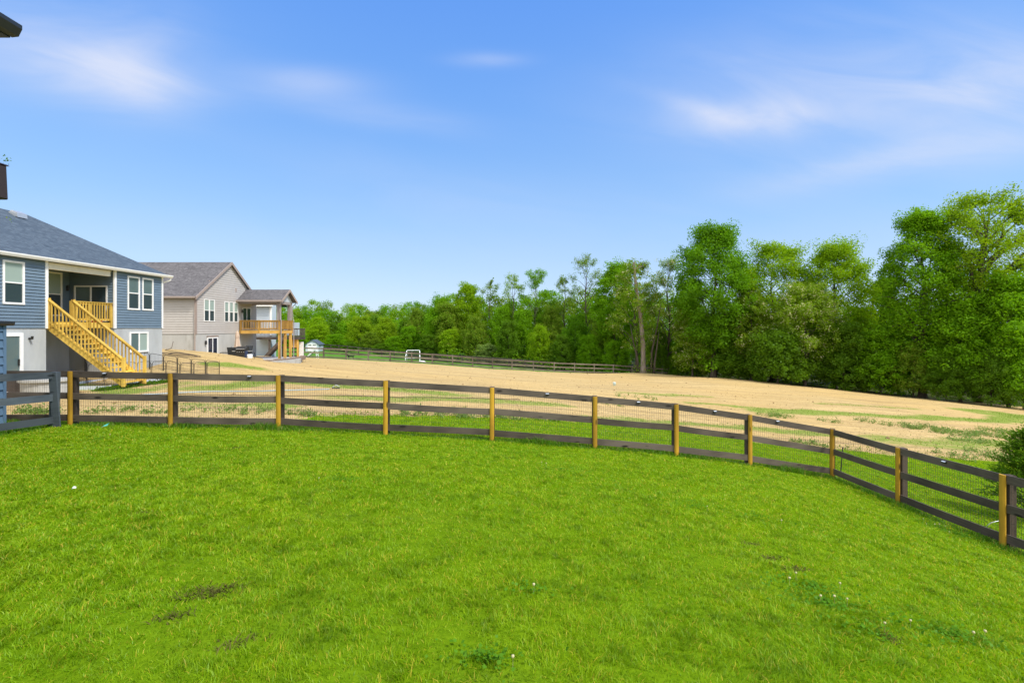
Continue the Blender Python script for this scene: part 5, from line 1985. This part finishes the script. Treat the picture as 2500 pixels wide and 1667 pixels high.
def tree_meshes(seed, Ht, R, cb=.25, prof='oval', limbs=22, sub=3, clump=.62, per=44, leaf=.27, fill=20, trunk=.2, lean=(0, 0), blossom=0, wisp=0, limb_taper=1.0, shell=300, shell_r=.40):
    rng = np.random.default_rng(seed)
    rr = random.Random(seed)
    pf = PROF[prof]
    wob = [Vector((rr.uniform(-1, 1), rr.uniform(-1, 1), 0)) * .018 * Ht for _ in range(9)]

    def axis(t):
        f = min(.999, max(0, t)) * 8
        i = int(f)
        w = wob[i].lerp(wob[min(i + 1, 8)], f - i) * min(1, t * 4)
        return Vector((lean[0] * t * t, lean[1] * t * t, t * Ht)) + w
    tb = MB()
    ts = [0, .02, .08, .18, .3, .42, .54, .66, .78, .88, .95]
    tb.tube([axis(t) + Vector((0, 0, -.3 if t == 0 else 0)) for t in ts], [trunk * (1.5 if t == 0 else (1.15 if t < .05 else max(.07, (1 - t) ** .9))) for t in ts], 7)
    per, leaf, shell_n = int(per * 1.25), leaf * .80, 58
    airy = shell == 0
    small, cen = [], []
    if airy:
        clump, leaf = clump * .62, leaf * .85
    else:
        clump, fill, shell_r = clump * .70, int(fill * .5), shell_r * .88
    for i in range(limbs):
        t0 = cb * .72 + (.90 - cb * .72) * ((i + rr.random()) / limbs)
        az = i * 2.399 + rr.uniform(-.5, .5)
        te = min(.985, t0 + rr.uniform(.02, .28))
        tc = max(0, (te - cb) / (1 - cb))
        L = R * pf(tc) * rr.uniform(.70, 1.06)
        a = axis(t0)
        e = axis(te)
        e = Vector((e.x + math.cos(az) * L, e.y + math.sin(az) * L, e.z + rr.uniform(-.02, .02) * Ht))
        mid = a.lerp(e, .5) + Vector((rr.uniform(-.1, .1) * L, rr.uniform(-.1, .1) * L, rr.uniform(.0, .16) * L))
        r0 = max(.03, trunk * (1 - t0) * .5) * limb_taper
        path = [a, a.lerp(mid, .5), mid, mid.lerp(e, .5) + Vector((0, 0, .02 * L)), e]
        tb.tube(path, [r0, r0 * .8, r0 * .6, r0 * .4, .015], 5, False)
        cen.append((*e, clump * rr.uniform(.75, 1.15)))
        cen.append((*mid.lerp(e, .45), clump * rr.uniform(.7, 1.0)))
        if airy:
            for q in (.15, .35, .55, .75, .9):
                p = mid.lerp(e, q) + Vector((rr.gauss(0, .25), rr.gauss(0, .25), rr.gauss(.1, .2)))
                cen.append((*p, clump * rr.uniform(.5, .9)))
        for s in range(sub):
            q = path[2].lerp(e, rr.uniform(0, .8))
            az2 = az + rr.uniform(-1.5, 1.5)
            d = Vector((math.cos(az2), math.sin(az2), rr.uniform(-.12, .75))) * R * rr.uniform(.22, .42)
            f = q + d
            tb.tube([q, q.lerp(f, .5) + Vector((0, 0, .04 * R)), f], [r0 * .38, r0 * .25, .010], 4, False)
            cen.append((*f, clump * rr.uniform(.65, 1.1)))
            cen.append((*q.lerp(f, .5), clump * rr.uniform(.55, .9)))
    for i in range(fill):
        t_ = rr.random()
        L = R * pf(t_) * math.sqrt(rr.random()) * .72
        az = rr.random() * 6.283
        c = axis(cb + (1 - cb) * t_ * .95)
        cen.append((c.x + L * math.cos(az), c.y + L * math.sin(az), c.z, clump * rr.uniform(.7, 1.1)))
    for i in range(wisp):
        az = rr.random() * 6.283
        c = axis(.93)
        e = c + Vector((math.cos(az) * R * .28, math.sin(az) * R * .28, Ht * rr.uniform(.02, .10)))
        tb.tube([c, c.lerp(e, .5), e], [.04, .025, .01], 4, False)
        for q in (.5, .75, 1):
            p = c.lerp(e, q)
            cen.append((*p, clump * .4))
    lob = [(rr.random() * 6.283, rr.random(), rr.uniform(-.34, .28), rr.uniform(.4, .9), rr.uniform(.07, .18)) for _ in range(22)]
    sc = max(.75, min(1.5, R / 3.6))
    for i in range(shell):
        t_ = rr.random() ** .8
        az = rr.random() * 6.283
        k = 1.0
        for la, lt, am, wa, wt in lob:
            da = (az - la + math.pi) % (2 * math.pi) - math.pi
            k += am * math.exp(-(da / wa) ** 2 - ((t_ - lt) / wt) ** 2)
        L = R * pf(t_) * k * rr.uniform(.55, 1.08)
        c = axis(cb + (1 - cb) * t_ * .97)
        small.append((c.x + L * math.cos(az), c.y + L * math.sin(az), c.z + rr.gauss(0, .15), shell_r * sc * rr.uniform(.6, 1.25)))
    C = np.array(cen)
    V = leaves_np(C, per if not airy else int(per * .8), leaf, rng)
    if small:
        V = np.concatenate([V, leaves_np(np.array(small), shell_n, leaf * .95, rng)])
        C = np.concatenate([C, np.array(small)])
    B = None
    if blossom:
        pick = C[rng.integers(0, len(C), blossom)].copy()
        pick[:, 3] *= .9
        pick[:, :2] += rng.normal(0, .25, (blossom, 2))
        pick[:, 3] = .16
        B = leaves_np(pick, 7, .15, rng, .2)
    me = bpy.data.meshes.new("trunk")
    me.from_pydata([tuple(p) for p in tb.v], [], tb.f)
    for p in me.polygons:
        p.use_smooth = True
    return me, V, B


def place_tree(name, px, top, d, hw, leaf_kind, label, bark='bark', group=None, cat="tree", seed=None, y_off=0, **kw):
    x = (px - 1250) / F * d
    g = G(x, d)
    Ht = (HY - top) / F * d + CZ - g
    R = hw * d / F
    kw.setdefault('trunk', .012 * Ht + .02)
    me, V, B = tree_meshes(seed or int(px * 7 + top), Ht / 1.03, R, **kw)
    r = empty(name, (x, d, g), label, cat, group)
    link_mesh("trunk", me, M[bark], r)
    cr = link_mesh("crown", quad_mesh("crown", V), LEAF[leaf_kind], r)
    if B is not None:
        link_mesh("blossom", quad_mesh("blossom", B), M['blossom'], cr)
    return r


T = place_tree
WE = "trees along the edge of the wood"
# right-hand group
T("oak_tree", 2388, 455, 47, 108, "gold", "tallest tree, a yellow-green oak with dark forked limbs at the far right", cb=.36, prof='top', limbs=34, sub=4, clump=.72, per=46, leaf=.24, fill=20, lean=(.8, 0), trunk=.46, shell=330, shell_r=.36, group=WE, limb_taper=1.9)
T("elm_tree", 2252, 500, 49, 84, "mid", "big mid-green tree with a wispy top shoot, just left of the tallest oak", cb=.18, prof='oval', limbs=34, sub=4, clump=.66, per=48, leaf=.25, fill=20, limb_taper=1.6, trunk=.34, wisp=4, shell=560, shell_r=.40, group=WE)
T("hornbeam_tree", 2462, 668, 44, 78, "mid", "leafy bright green tree cut by the right edge, low in front of the tallest oak", cb=.14, prof='full', limbs=26, sub=3, clump=.66, per=60, leaf=.26, fill=36, group=WE)
T("beech_tree", 2345, 735, 46, 70, "mid", "lower spreading green tree standing under the tallest oak's left side", cb=.10, prof='full', limbs=24, sub=3, clump=.62, per=56, leaf=.26, fill=30, group=WE)
T("wild_cherry_tree", 2160, 672, 62, 36, "deep", "thin dark blue-green tree in the sky gap left of the big right-hand trees", cb=.22, prof='oval', limbs=20, sub=3, clump=.50, per=40, leaf=.25, fill=16, group=WE)
T("young_maple_tree", 2150, 800, 51, 60, "mid", "low rounded green tree at the field edge below the thin dark blue-green tree", cb=.06, prof='full', limbs=22, sub=3, clump=.62, per=54, leaf=.27, fill=26, group=WE)
T("light_oak_tree", 2038, 586, 57, 84, "light", "light yellow-green oak with a pointed crown, right of the pale blossoming locust", cb=.20, prof='oval', limbs=34, sub=4, clump=.74, per=58, leaf=.25, fill=40, trunk=.28, shell=430, shell_r=.40, group=WE)
T("broad_oak_tree", 1885, 584, 60, 90, "light", "broad light green oak with see-through gaps, just right of the tall dark maple", cb=.20, prof='oval', limbs=34, sub=4, clump=.72, per=46, leaf=.25, fill=20, trunk=.30, shell=400, shell_r=.38, group=WE)
T("locust_tree", 1965, 690, 54.5, 80, "locust", "locust tree thick with cream blossom in front of the two light oaks", cb=.22, prof='oval', limbs=28, sub=4, clump=.60, per=40, leaf=.22, fill=26, blossom=330, group=WE)
T("maple_tree", 1742, 544, 60, 90, "maple", "tall dark green maple towering over the middle of the tree line", cb=.20, prof='oval', limbs=40, sub=4, clump=.78, per=66, leaf=.27, fill=54, trunk=.36, shell=620, shell_r=.42, group=WE)
T("locust_sapling_tree", 1835, 705, 57.5, 44, "locust", "slim locust with a few cream blossoms between the dark maple and the blossom-laden locust", cb=.20, prof='oval', limbs=20, sub=3, clump=.52, per=40, leaf=.22, fill=14, blossom=150, group=WE)
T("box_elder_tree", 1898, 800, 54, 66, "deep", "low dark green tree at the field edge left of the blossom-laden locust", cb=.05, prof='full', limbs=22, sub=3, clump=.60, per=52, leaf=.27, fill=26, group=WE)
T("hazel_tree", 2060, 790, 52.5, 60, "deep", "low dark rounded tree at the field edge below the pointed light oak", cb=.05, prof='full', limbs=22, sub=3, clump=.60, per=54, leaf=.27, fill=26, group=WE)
T("mulberry_tree", 1690, 742, 62, 52, "locust", "grey-green tree with cream blossom sprays at the left foot of the dark maple", cb=.10, prof='full', limbs=22, sub=3, clump=.56, per=44, leaf=.23, fill=18, blossom=110, group=WE)
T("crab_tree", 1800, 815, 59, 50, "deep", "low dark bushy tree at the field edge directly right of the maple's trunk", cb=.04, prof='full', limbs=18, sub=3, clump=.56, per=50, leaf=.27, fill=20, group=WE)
# middle group
T("acacia_tree", 1632, 625, 66, 60, "locust", "airy locust with cream blossom, between the bare snag and the dark maple", cb=.25, prof='broad', limbs=24, sub=4, clump=.50, per=30, leaf=.22, fill=6, blossom=150, shell=0, group=WE)
T("snag_companion_tree", 1552, 632, 65, 62, "olive", "olive-green locust with pale blossom sprays wrapped round the bare snag", cb=.22, prof='oval', limbs=24, sub=4, clump=.52, per=34, leaf=.22, fill=8, blossom=190, shell=120, shell_r=.32, group=WE)
T("linden_tree", 1503, 638, 71, 52, "mid", "dense dark-and-bright green cone-topped tree left of the bare snag", cb=.22, prof='oval', limbs=30, sub=3, clump=.74, per=62, leaf=.28, fill=40, group=WE)
T("ash_tree", 1430, 618, 76, 52, "olive", "tall sparse tree with open branches rising above the middle of the tree line", cb=.38, prof='top', limbs=24, sub=4, clump=.46, per=22, leaf=.22, fill=0, trunk=.24, wisp=5, shell=0, group=WE, limb_taper=1.3)
T("slender_ash_tree", 1378, 668, 78, 30, "olive", "thin upright sparse tree touching the left side of the tall open-branched one", cb=.35, prof='oval', limbs=18, sub=3, clump=.44, per=24, leaf=.23, fill=0, trunk=.15, shell=0, group=WE)
T("walnut_tree", 1308, 652, 82, 42, "mid", "thin leafy tree with layered tufts, standing clear against the sky left of the open-branched ones", cb=.40, prof='oval', limbs=22, sub=3, clump=.56, per=34, leaf=.26, fill=4, trunk=.2, shell=0, group=WE)
T("poplar_tree", 1252, 662, 84, 32, "gold", "pale sparse tree with bare lower limbs, just left of the layered thin tree", cb=.42, prof='top', limbs=18, sub=3, clump=.46, per=22, leaf=.24, fill=0, trunk=.17, shell=0, group=WE)
T("bare_topped_tree", 1196, 678, 86, 28, "olive", "spindly half-bare tree above the grey-green bush", cb=.42, prof='top', limbs=16, sub=3, clump=.44, per=20, leaf=.24, fill=0, trunk=.16, wisp=4, shell=0, group=WE)
T("willow_tree", 1142, 692, 90, 40, "light", "round-topped yellow-green tree at the left end of the taller tree line", cb=.22, prof='oval', limbs=26, sub=3, clump=.74, per=52, leaf=.27, fill=26, group=WE)
T("leaning_willow_tree", 1108, 740, 88, 46, "olive", "dull olive tree leaning left below the round-topped yellow-green one", cb=.15, prof='full', limbs=24, sub=3, clump=.66, per=48, leaf=.26, fill=22, lean=(-1.2, 0), group=WE)
T("sycamore_tree", 1078, 722, 94, 28, "mid", "small round dark-topped tree leftmost of the taller tree line", cb=.2, prof='oval', limbs=20, sub=3, clump=.66, per=50, leaf=.28, fill=20, group=WE)


def snag():
    d = 63
    x = (1572 - 1250) / F * d
    g = G(x, d)
    r = empty("snag_tree", (x, d, g), "tall bare snag with pale trunk rising from a soil mound at the field's end", "tree", WE)
    Ht = (HY - 640) / F * d + CZ - g
    mb = MB()
    rr = random.Random(2)
    n = 14
    pts, rs = [], []
    for k in range(n + 1):
        t_ = k / n
        pts.append((-.95 * t_ + .25 * math.sin(t_ * 5) - .1, .1 * math.sin(t_ * 7), -.3 + t_ * (Ht + .3)))
        rs.append(.36 * (1.35 if k == 0 else 1) * (1 - .62 * t_) + rr.uniform(-.015, .02))
    mb.tube(pts, rs, 9)
    for k in (9, 11, 12, 13):
        p = Vector(pts[k])
        a = rr.random() * 6.28
        e = p + Vector((math.cos(a) * 1.2, math.sin(a) * .8, rr.uniform(.3, .9)))
        mb.tube([p, p.lerp(e, .5) + Vector((0, 0, .1)), e], [.09, .06, .02], 5)
    mb.build("trunk", M['bark_pale'], r, smooth=True)
    for dx, hh, lx in ((1.1, 9.5, 2.1), (-.75, 6.5, -1.6), (1.5, 5.5, .9)):
        sp = [(dx * .9, .3, -.2), (dx, .3, hh * .3), (dx + lx * .35, .35, hh * .65), (dx + lx * .6, .3, hh)]
        MB().tube(sp, [.16, .13, .09, .03], 6).build("side_stem", M['bark'], r, smooth=True)
    rng = np.random.default_rng(4)
    cen = [(p[0] + rr.uniform(-.5, .5), p[1] + rr.uniform(-.4, .4), p[2], .38) for p in pts[5:] for _ in range(6)]
    cen += [(rr.uniform(-1.2, 1.5), rr.uniform(-.5, .5), rr.uniform(.4, 2.2), .35) for _ in range(8)]
    link_mesh("crown", quad_mesh("crown", leaves_np(np.array(cen), 26, .20, rng)), LEAF['olive'], r)


snag()


# shorter trees filling the wood's edge: a few crowns shared by many copies
def pool():
    out = []
    for i, (k, cb, pr, per, cl) in enumerate((("mid", .08, 'full', 46, .60), ("light", .12, 'oval', 44, .62), ("deep", .06, 'full', 48, .62), ("olive", .12, 'broad', 40, .58), ("maple", .10, 'oval', 48, .64),
                                              ("gold", .22, 'broad', 36, .60), ("grey", .04, 'full', 60, .50))):
        me, V, B = tree_meshes(300 + i, 9.0, 3.3, cb=cb, prof=pr, limbs=22, sub=3, clump=cl, per=per, leaf=.27, fill=22, trunk=.15)
        out.append((k, me, V, quad_mesh("crown", V)))
        me.materials.append(M['bark'])
        out[-1][3].materials.append(LEAF[k])
    return out


POOL = pool()
PI_ = {p[0]: p for p in POOL}


def filler(name, px, top, d, hw, kind, label, group, cat="tree"):
    x = (px - 1250) / F * d
    g = G(x, d)
    Ht = (HY - top) / F * d + CZ - g
    R = hw * d / F
    _, me, V, cm = PI_[kind]
    r = empty(name, (x, d, g), label, cat, group)
    o1 = link_mesh("trunk", me)
    o2 = link_mesh("crown", cm)
    rz = random.random() * 6.28
    for o in (o1, o2):
        o.parent = r
        o.scale = (R / 3.5, R / 3.5, Ht / 9.5)
        o.rotation_euler = (0, 0, rz)


UG = "lower trees massed at the wood's edge"
FILL = [
    ("young_tree", 1060, 775, 90, 30, "mid", "mid-green rounded tree right of the sports goal's top, lowest in its clump"),
    ("young_tree", 1045, 815, 86, 26, "deep", "dark low tree behind the far fence, just right of the sports goal"),
    ("young_tree", 1100, 800, 84, 30, "light", "bright yellow-green low tree left of the grey-green bush"),
    ("young_tree", 1160, 770, 82, 34, "olive", "olive middle-height tree behind the grey-green bush's left side"),
    ("young_tree", 1242, 780, 77, 32, "deep", "dark cone-shaped low tree directly right of the grey-green bush"),
    ("young_tree", 1225, 745, 83, 36, "mid", "mid-green middle-height tree under the pale sparse tree"),
    ("young_tree", 1280, 752, 80, 36, "mid", "mid-green tree with a visible dark trunk below the layered thin tree"),
    ("young_tree", 1318, 790, 75, 32, "light", "yellow-green low tree near the middle of the weathered fence"),
    ("young_tree", 1345, 745, 79, 36, "olive", "olive-brown middle-height tree left below the tall open-branched one"),
    ("young_tree", 1372, 815, 72, 30, "deep", "dark low tree behind the weathered fence below the thin upright sparse tree"),
    ("young_tree", 1405, 765, 74, 36, "maple", "dark glossy middle-height tree below the tall open-branched one"),
    ("young_tree", 1440, 815, 70, 34, "mid", "leafy low tree behind the fence, left of the cone-topped dense tree's foot"),
    ("young_tree", 1470, 770, 72, 34, "olive", "olive tree squeezed between the cone-topped dense tree and the open-branched one"),
    ("young_tree", 1500, 830, 67.5, 36, "mid", "bright low bushy tree behind the fence just left of the snag's soil mound"),
    ("young_tree", 1612, 800, 67, 34, "deep", "dark bushy tree directly right of the bare snag"),
    ("young_tree", 1655, 840, 66, 30, "mid", "mid-green bush-like tree at the right end of the weathered fence"),
    ("young_tree", 1700, 850, 64, 30, "mid", "low bright tree left of the dark maple's trunk foot"),
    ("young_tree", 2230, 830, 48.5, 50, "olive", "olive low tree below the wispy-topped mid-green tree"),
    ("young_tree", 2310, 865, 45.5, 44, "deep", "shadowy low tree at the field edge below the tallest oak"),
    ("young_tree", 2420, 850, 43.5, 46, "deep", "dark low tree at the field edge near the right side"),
    ("young_tree", 2500, 830, 42.5, 60, "mid", "low green tree cut by the right edge above the straw field's corner"),
    ("meadow_tree", 727, 800, 100, 26, "mid", "mid-green rounded tree beyond the shed, first right of the porch"),
    ("meadow_tree", 775, 790, 108, 30, "light", "bright green tree directly above the garden shed's roof"),
    ("meadow_tree", 820, 815, 98, 30, "mid", "fresh green rounded tree just right of the garden shed"),
    ("meadow_tree", 880, 772, 108, 38, "gold", "yellow-bronze tree standing out above the black dog"),
    ("meadow_tree", 905, 810, 101, 26, "olive", "olive tree with bare lower stems right below the yellow-bronze one"),
    ("meadow_tree", 940, 775, 104, 32, "gold", "yellowish open tree between the yellow-bronze tree and the sports goal"),
    ("meadow_tree", 962, 820, 94, 26, "mid", "mid-green low tree just left of the sports goal"),
    ("meadow_tree", 1000, 795, 96, 30, "mid", "mid-green tree rising straight behind the sports goal"),
    ("meadow_tree", 855, 835, 96, 22, "deep", "small dark tree behind the far fence above the black dog"),
    ("meadow_tree", 930, 838, 92, 22, "deep", "small dark tree behind the far fence left of the goal"),
    ("meadow_tree", 1018, 750, 102, 30, "olive", "taller olive tree where the far hill wood meets the taller tree line"),
]
for f in FILL:
    filler(*f, UG if f[0] == "young_tree" else "trees on the far paddock slope")
filler("grey_green_bush", 1188, 838, 79, 34, "grey", "pale grey-green bush behind the paddock fences", "bushes", "bush")


# the deeper wood behind: one mass of crowns
def woodland(name, rows, label, seed):
    rng = np.random.default_rng(seed)
    rr = random.Random(seed)
    Vs = {k: [] for k in LEAF}
    Vt, Ft = [], []
    for (px0, px1, n, d0, d1, t0, t1, hw0, hw1, kinds) in rows:
        for i in range(n):
            px = px0 + (px1 - px0) * (i + rr.random()) / n
            d = rr.uniform(d0, d1)
            x = (px - 1250) / F * d
            g = G(x, d)
            s = (px - px0) / (px1 - px0)
            top = t0 + (t1 - t0) * s + rr.uniform(-14, 14)
            Ht = (HY - top) / F * d + CZ - g
            R = rr.uniform(hw0, hw1) * d / F
            k = rr.choice(kinds)
            nc = 150
            th = rng.random(nc) * 6.283
            tt = rng.random(nc)
            lobes = 1 + .18 * np.sin(th * 3 + tt * 9 + rr.random() * 6) + .14 * np.sin(th * 5 - tt * 14 + rr.random() * 6)
            rad = R * lobes * np.sqrt(np.maximum(.05, 1 - (tt - .25) ** 2 / .6)) * np.sqrt(rng.uniform(.45, 1, nc))
            c = np.stack([x + rad * np.cos(th), d + rad * np.sin(th), g + Ht * (.12 + .85 * tt), R * rng.uniform(.10, .20, nc)], 1)
            Vs[k].append(leaves_np(c, 26, max(.32, R * .085), rng))
    ks = [k for k in Vs if Vs[k]]
    V = np.concatenate([np.concatenate(Vs[k]) for k in ks])
    me = quad_mesh(name, V)
    mi = np.concatenate([np.full(sum(len(v) for v in Vs[k]) // 4, j) for j, k in enumerate(ks)]).astype(np.int32)
    o = link_mesh(name, me, [LEAF[k] for k in ks])
    me.polygons.foreach_set("material_index", mi)
    tag(o, label, "woodland", kind="stuff")


woodland("hillside_woodland", [(560, 1100, 26, 150, 175, 742, 748, 22, 30, ["mid", "light", "maple", "olive"]),
                               (590, 1110, 28, 128, 148, 765, 752, 22, 30, ["mid", "mid", "light", "olive", "deep"]),
                               (640, 1090, 24, 108, 124, 792, 775, 22, 28, ["mid", "light", "mid", "deep", "maple"])],
         "distant mass of mixed green woods on the slope behind the paddock", 21)
woodland("deep_woodland", [(1050, 1700, 24, 100, 115, 730, 705, 30, 40, ["mid", "maple", "olive", "deep"]),
                           (1060, 1700, 24, 84, 96, 752, 722, 28, 38, ["mid", "deep", "olive"]),
                           (1650, 2120, 11, 76, 90, 730, 745, 40, 52, ["deep", "mid", "maple"]),
                           (1680, 2560, 20, 60, 70, 770, 735, 42, 55, ["deep", "deep", "mid"]),
                           (2310, 2700, 7, 58, 68, 650, 620, 60, 80, ["mid", "deep"])],
         "dense interior of the wood behind the front row of trees", 22)


def undergrowth():
    rng = np.random.default_rng(31)
    rr = random.Random(31)
    cen = []
    line = [(px, d) for px, d in ((1080, 80), (1200, 77), (1330, 72), (1450, 69), (1560, 66.5), (1640, 66.5))]
    line += [((x / y) * F + 1250, y + 1.1) for x, y in TREEL[6:]]
    for (p0, d0), (p1, d1) in zip(line[:-1], line[1:]):
        xa, xb = (p0 - 1250) / F * d0, (p1 - 1250) / F * d1
        L = math.hypot(xb - xa, d1 - d0)
        for k in range(int(L * 4.2)):
            s = rr.random()
            x, y = xa + (xb - xa) * s + rr.gauss(0, .3), d0 + (d1 - d0) * s + abs(rr.gauss(0, 1.5))
            if x > 60:
                continue
            hh = abs(rr.gauss(0, 1.2)) * (.5 + vnoise(x, y, .25, 3))
            cen.append((x, y, G(x, y) + .15 + hh, rr.uniform(.35, .7)))
    C = np.array(cen)
    m = rng.random(len(C))
    sel = [C[m < .4], C[(m >= .4) & (m < .8)], C[m >= .8]]
    V = [leaves_np(c, 40, .24, rng) for c in sel]
    me = quad_mesh("undergrowth", np.concatenate(V))
    o = link_mesh("undergrowth", me, [LEAF['deep'], LEAF['mid'], LEAF['olive']])
    me.polygons.foreach_set("material_index", np.concatenate([np.full(len(v) // 4, i) for i, v in enumerate(V)]).astype(np.int32))
    tag(o, "tangled shrubs and saplings along the foot of the woods", "undergrowth", kind="stuff")


undergrowth()


def clods():
    rng = np.random.default_rng(41)
    n = 2600
    x = rng.uniform(-24, 40, n)
    y = edge_y(x) + .4 + rng.random(n) ** 1.3 * 42
    k = (np.abs(x) < y * 1.15) & (y < limit_y(x) - .5) & (rng.random(n) < .2 + vnoise(x, y, .35, 61))
    x, y = x[k], y[k]
    n = len(x)
    r = rng.uniform(.015, .042, n) * (1 + (rng.random(n) < .08) * 1.2)
    z = Hrel(x, y) + CZ + r * .2
    O = np.array([[1, 0, 0], [0, 1, 0], [-1, 0, 0], [0, -1, 0], [0, 0, .7], [0, 0, -.7]])
    V = np.stack([x, y, z], -1)[:, None] + O[None] * r[:, None, None] * rng.uniform(.6, 1.4, (n, 6, 3))
    T_ = np.array([[0, 1, 4], [1, 2, 4], [2, 3, 4], [3, 0, 4], [1, 0, 5], [2, 1, 5], [3, 2, 5], [0, 3, 5]])
    tr = (np.arange(n) * 6)[:, None, None] + T_[None]
    o = link_mesh("soil_clods", np_mesh("soil_clods", V.reshape(-1, 3), None, tr.reshape(-1, 3)), M['clod'])
    tag(o, "small brown clods of soil scattered over the straw field", "clods", kind="stuff")


M['clod'] = mottled("dry_soil_clod", (.20, .135, .065), (.34, .24, .12), 9, .95, .05, bump=.2)
clods()


def conifer():
    x, y = 11.8, 11.0
    g = G(x, y)
    rng = np.random.default_rng(6)
    rr = random.Random(6)
    Ht, R = 2.2, .98
    r = empty("young_conifer", (x, y, g), "feathery young conifer behind the fence at the right edge", "conifer")
    tb = MB()
    tb.tube([(0, 0, -.1), (.02, 0, Ht * .5), (0, .02, Ht * .97)], [.05, .035, .008], 6)
    pts, dirs = [], []
    for i in range(165):
        t_ = rr.random() ** .8
        z = .12 + t_ * (Ht - .2)
        L = R * (1 - t_) ** .75 * rr.uniform(.65, 1.08) + .08
        az = rr.random() * 6.283
        d = Vector((math.cos(az), math.sin(az), rr.uniform(.15, .55)))
        e = Vector((0, 0, z)) + d * L
        tb.tube([(0, 0, z), Vector((0, 0, z)) + d * L * .5 + Vector((0, 0, -.03)), e], [.010, .007, .003], 4, False)
        n = int(26 + L * 110)
        for k in range(n):
            f = rr.uniform(.18, 1.05)
            p = Vector((0, 0, z)) + d * L * f + Vector((rr.gauss(0, .05), rr.gauss(0, .05), rr.gauss(0, .045)))
            q = (d + Vector((rr.gauss(0, .5), rr.gauss(0, .5), rr.gauss(.1, .4)))).normalized()
            pts.append(p)
            dirs.append(q)
    Pn, D = np.array([tuple(p) for p in pts]), np.array([tuple(p) for p in dirs])
    S = np.cross(D, rng.normal(0, 1, D.shape))
    S /= np.linalg.norm(S, axis=1)[:, None]
    ln = rng.uniform(.05, .11, len(Pn))[:, None]
    V = np.stack([Pn, Pn + D * ln * .5 + S * .013, Pn + D * ln, Pn + D * ln * .5 - S * .013], 1).reshape(-1, 3)
    tb.build("trunk", M['bark'], r, fix=False)
    link_mesh("foliage", quad_mesh("foliage", V), LEAF['cedar'], r)


conifer()


def edge_tree():
    x, y = -9.12, 7.75
    g = G(x, y)
    r = empty("slim_yard_tree", (x, y, g), "slim tree whose leafy twig tips poke in at the left edge below the eave", "tree")
    Ht = (HY - 250) / F * y + CZ - g
    me, V, B = tree_meshes(77, Ht, .62, cb=.45, prof='oval', limbs=14, sub=2, clump=.10, per=10, leaf=.055, fill=0, trunk=.05, shell=0)
    link_mesh("trunk", me, M['bark'], r)
    link_mesh("crown", quad_mesh("crown", V), LEAF['cedar'], r)


edge_tree()
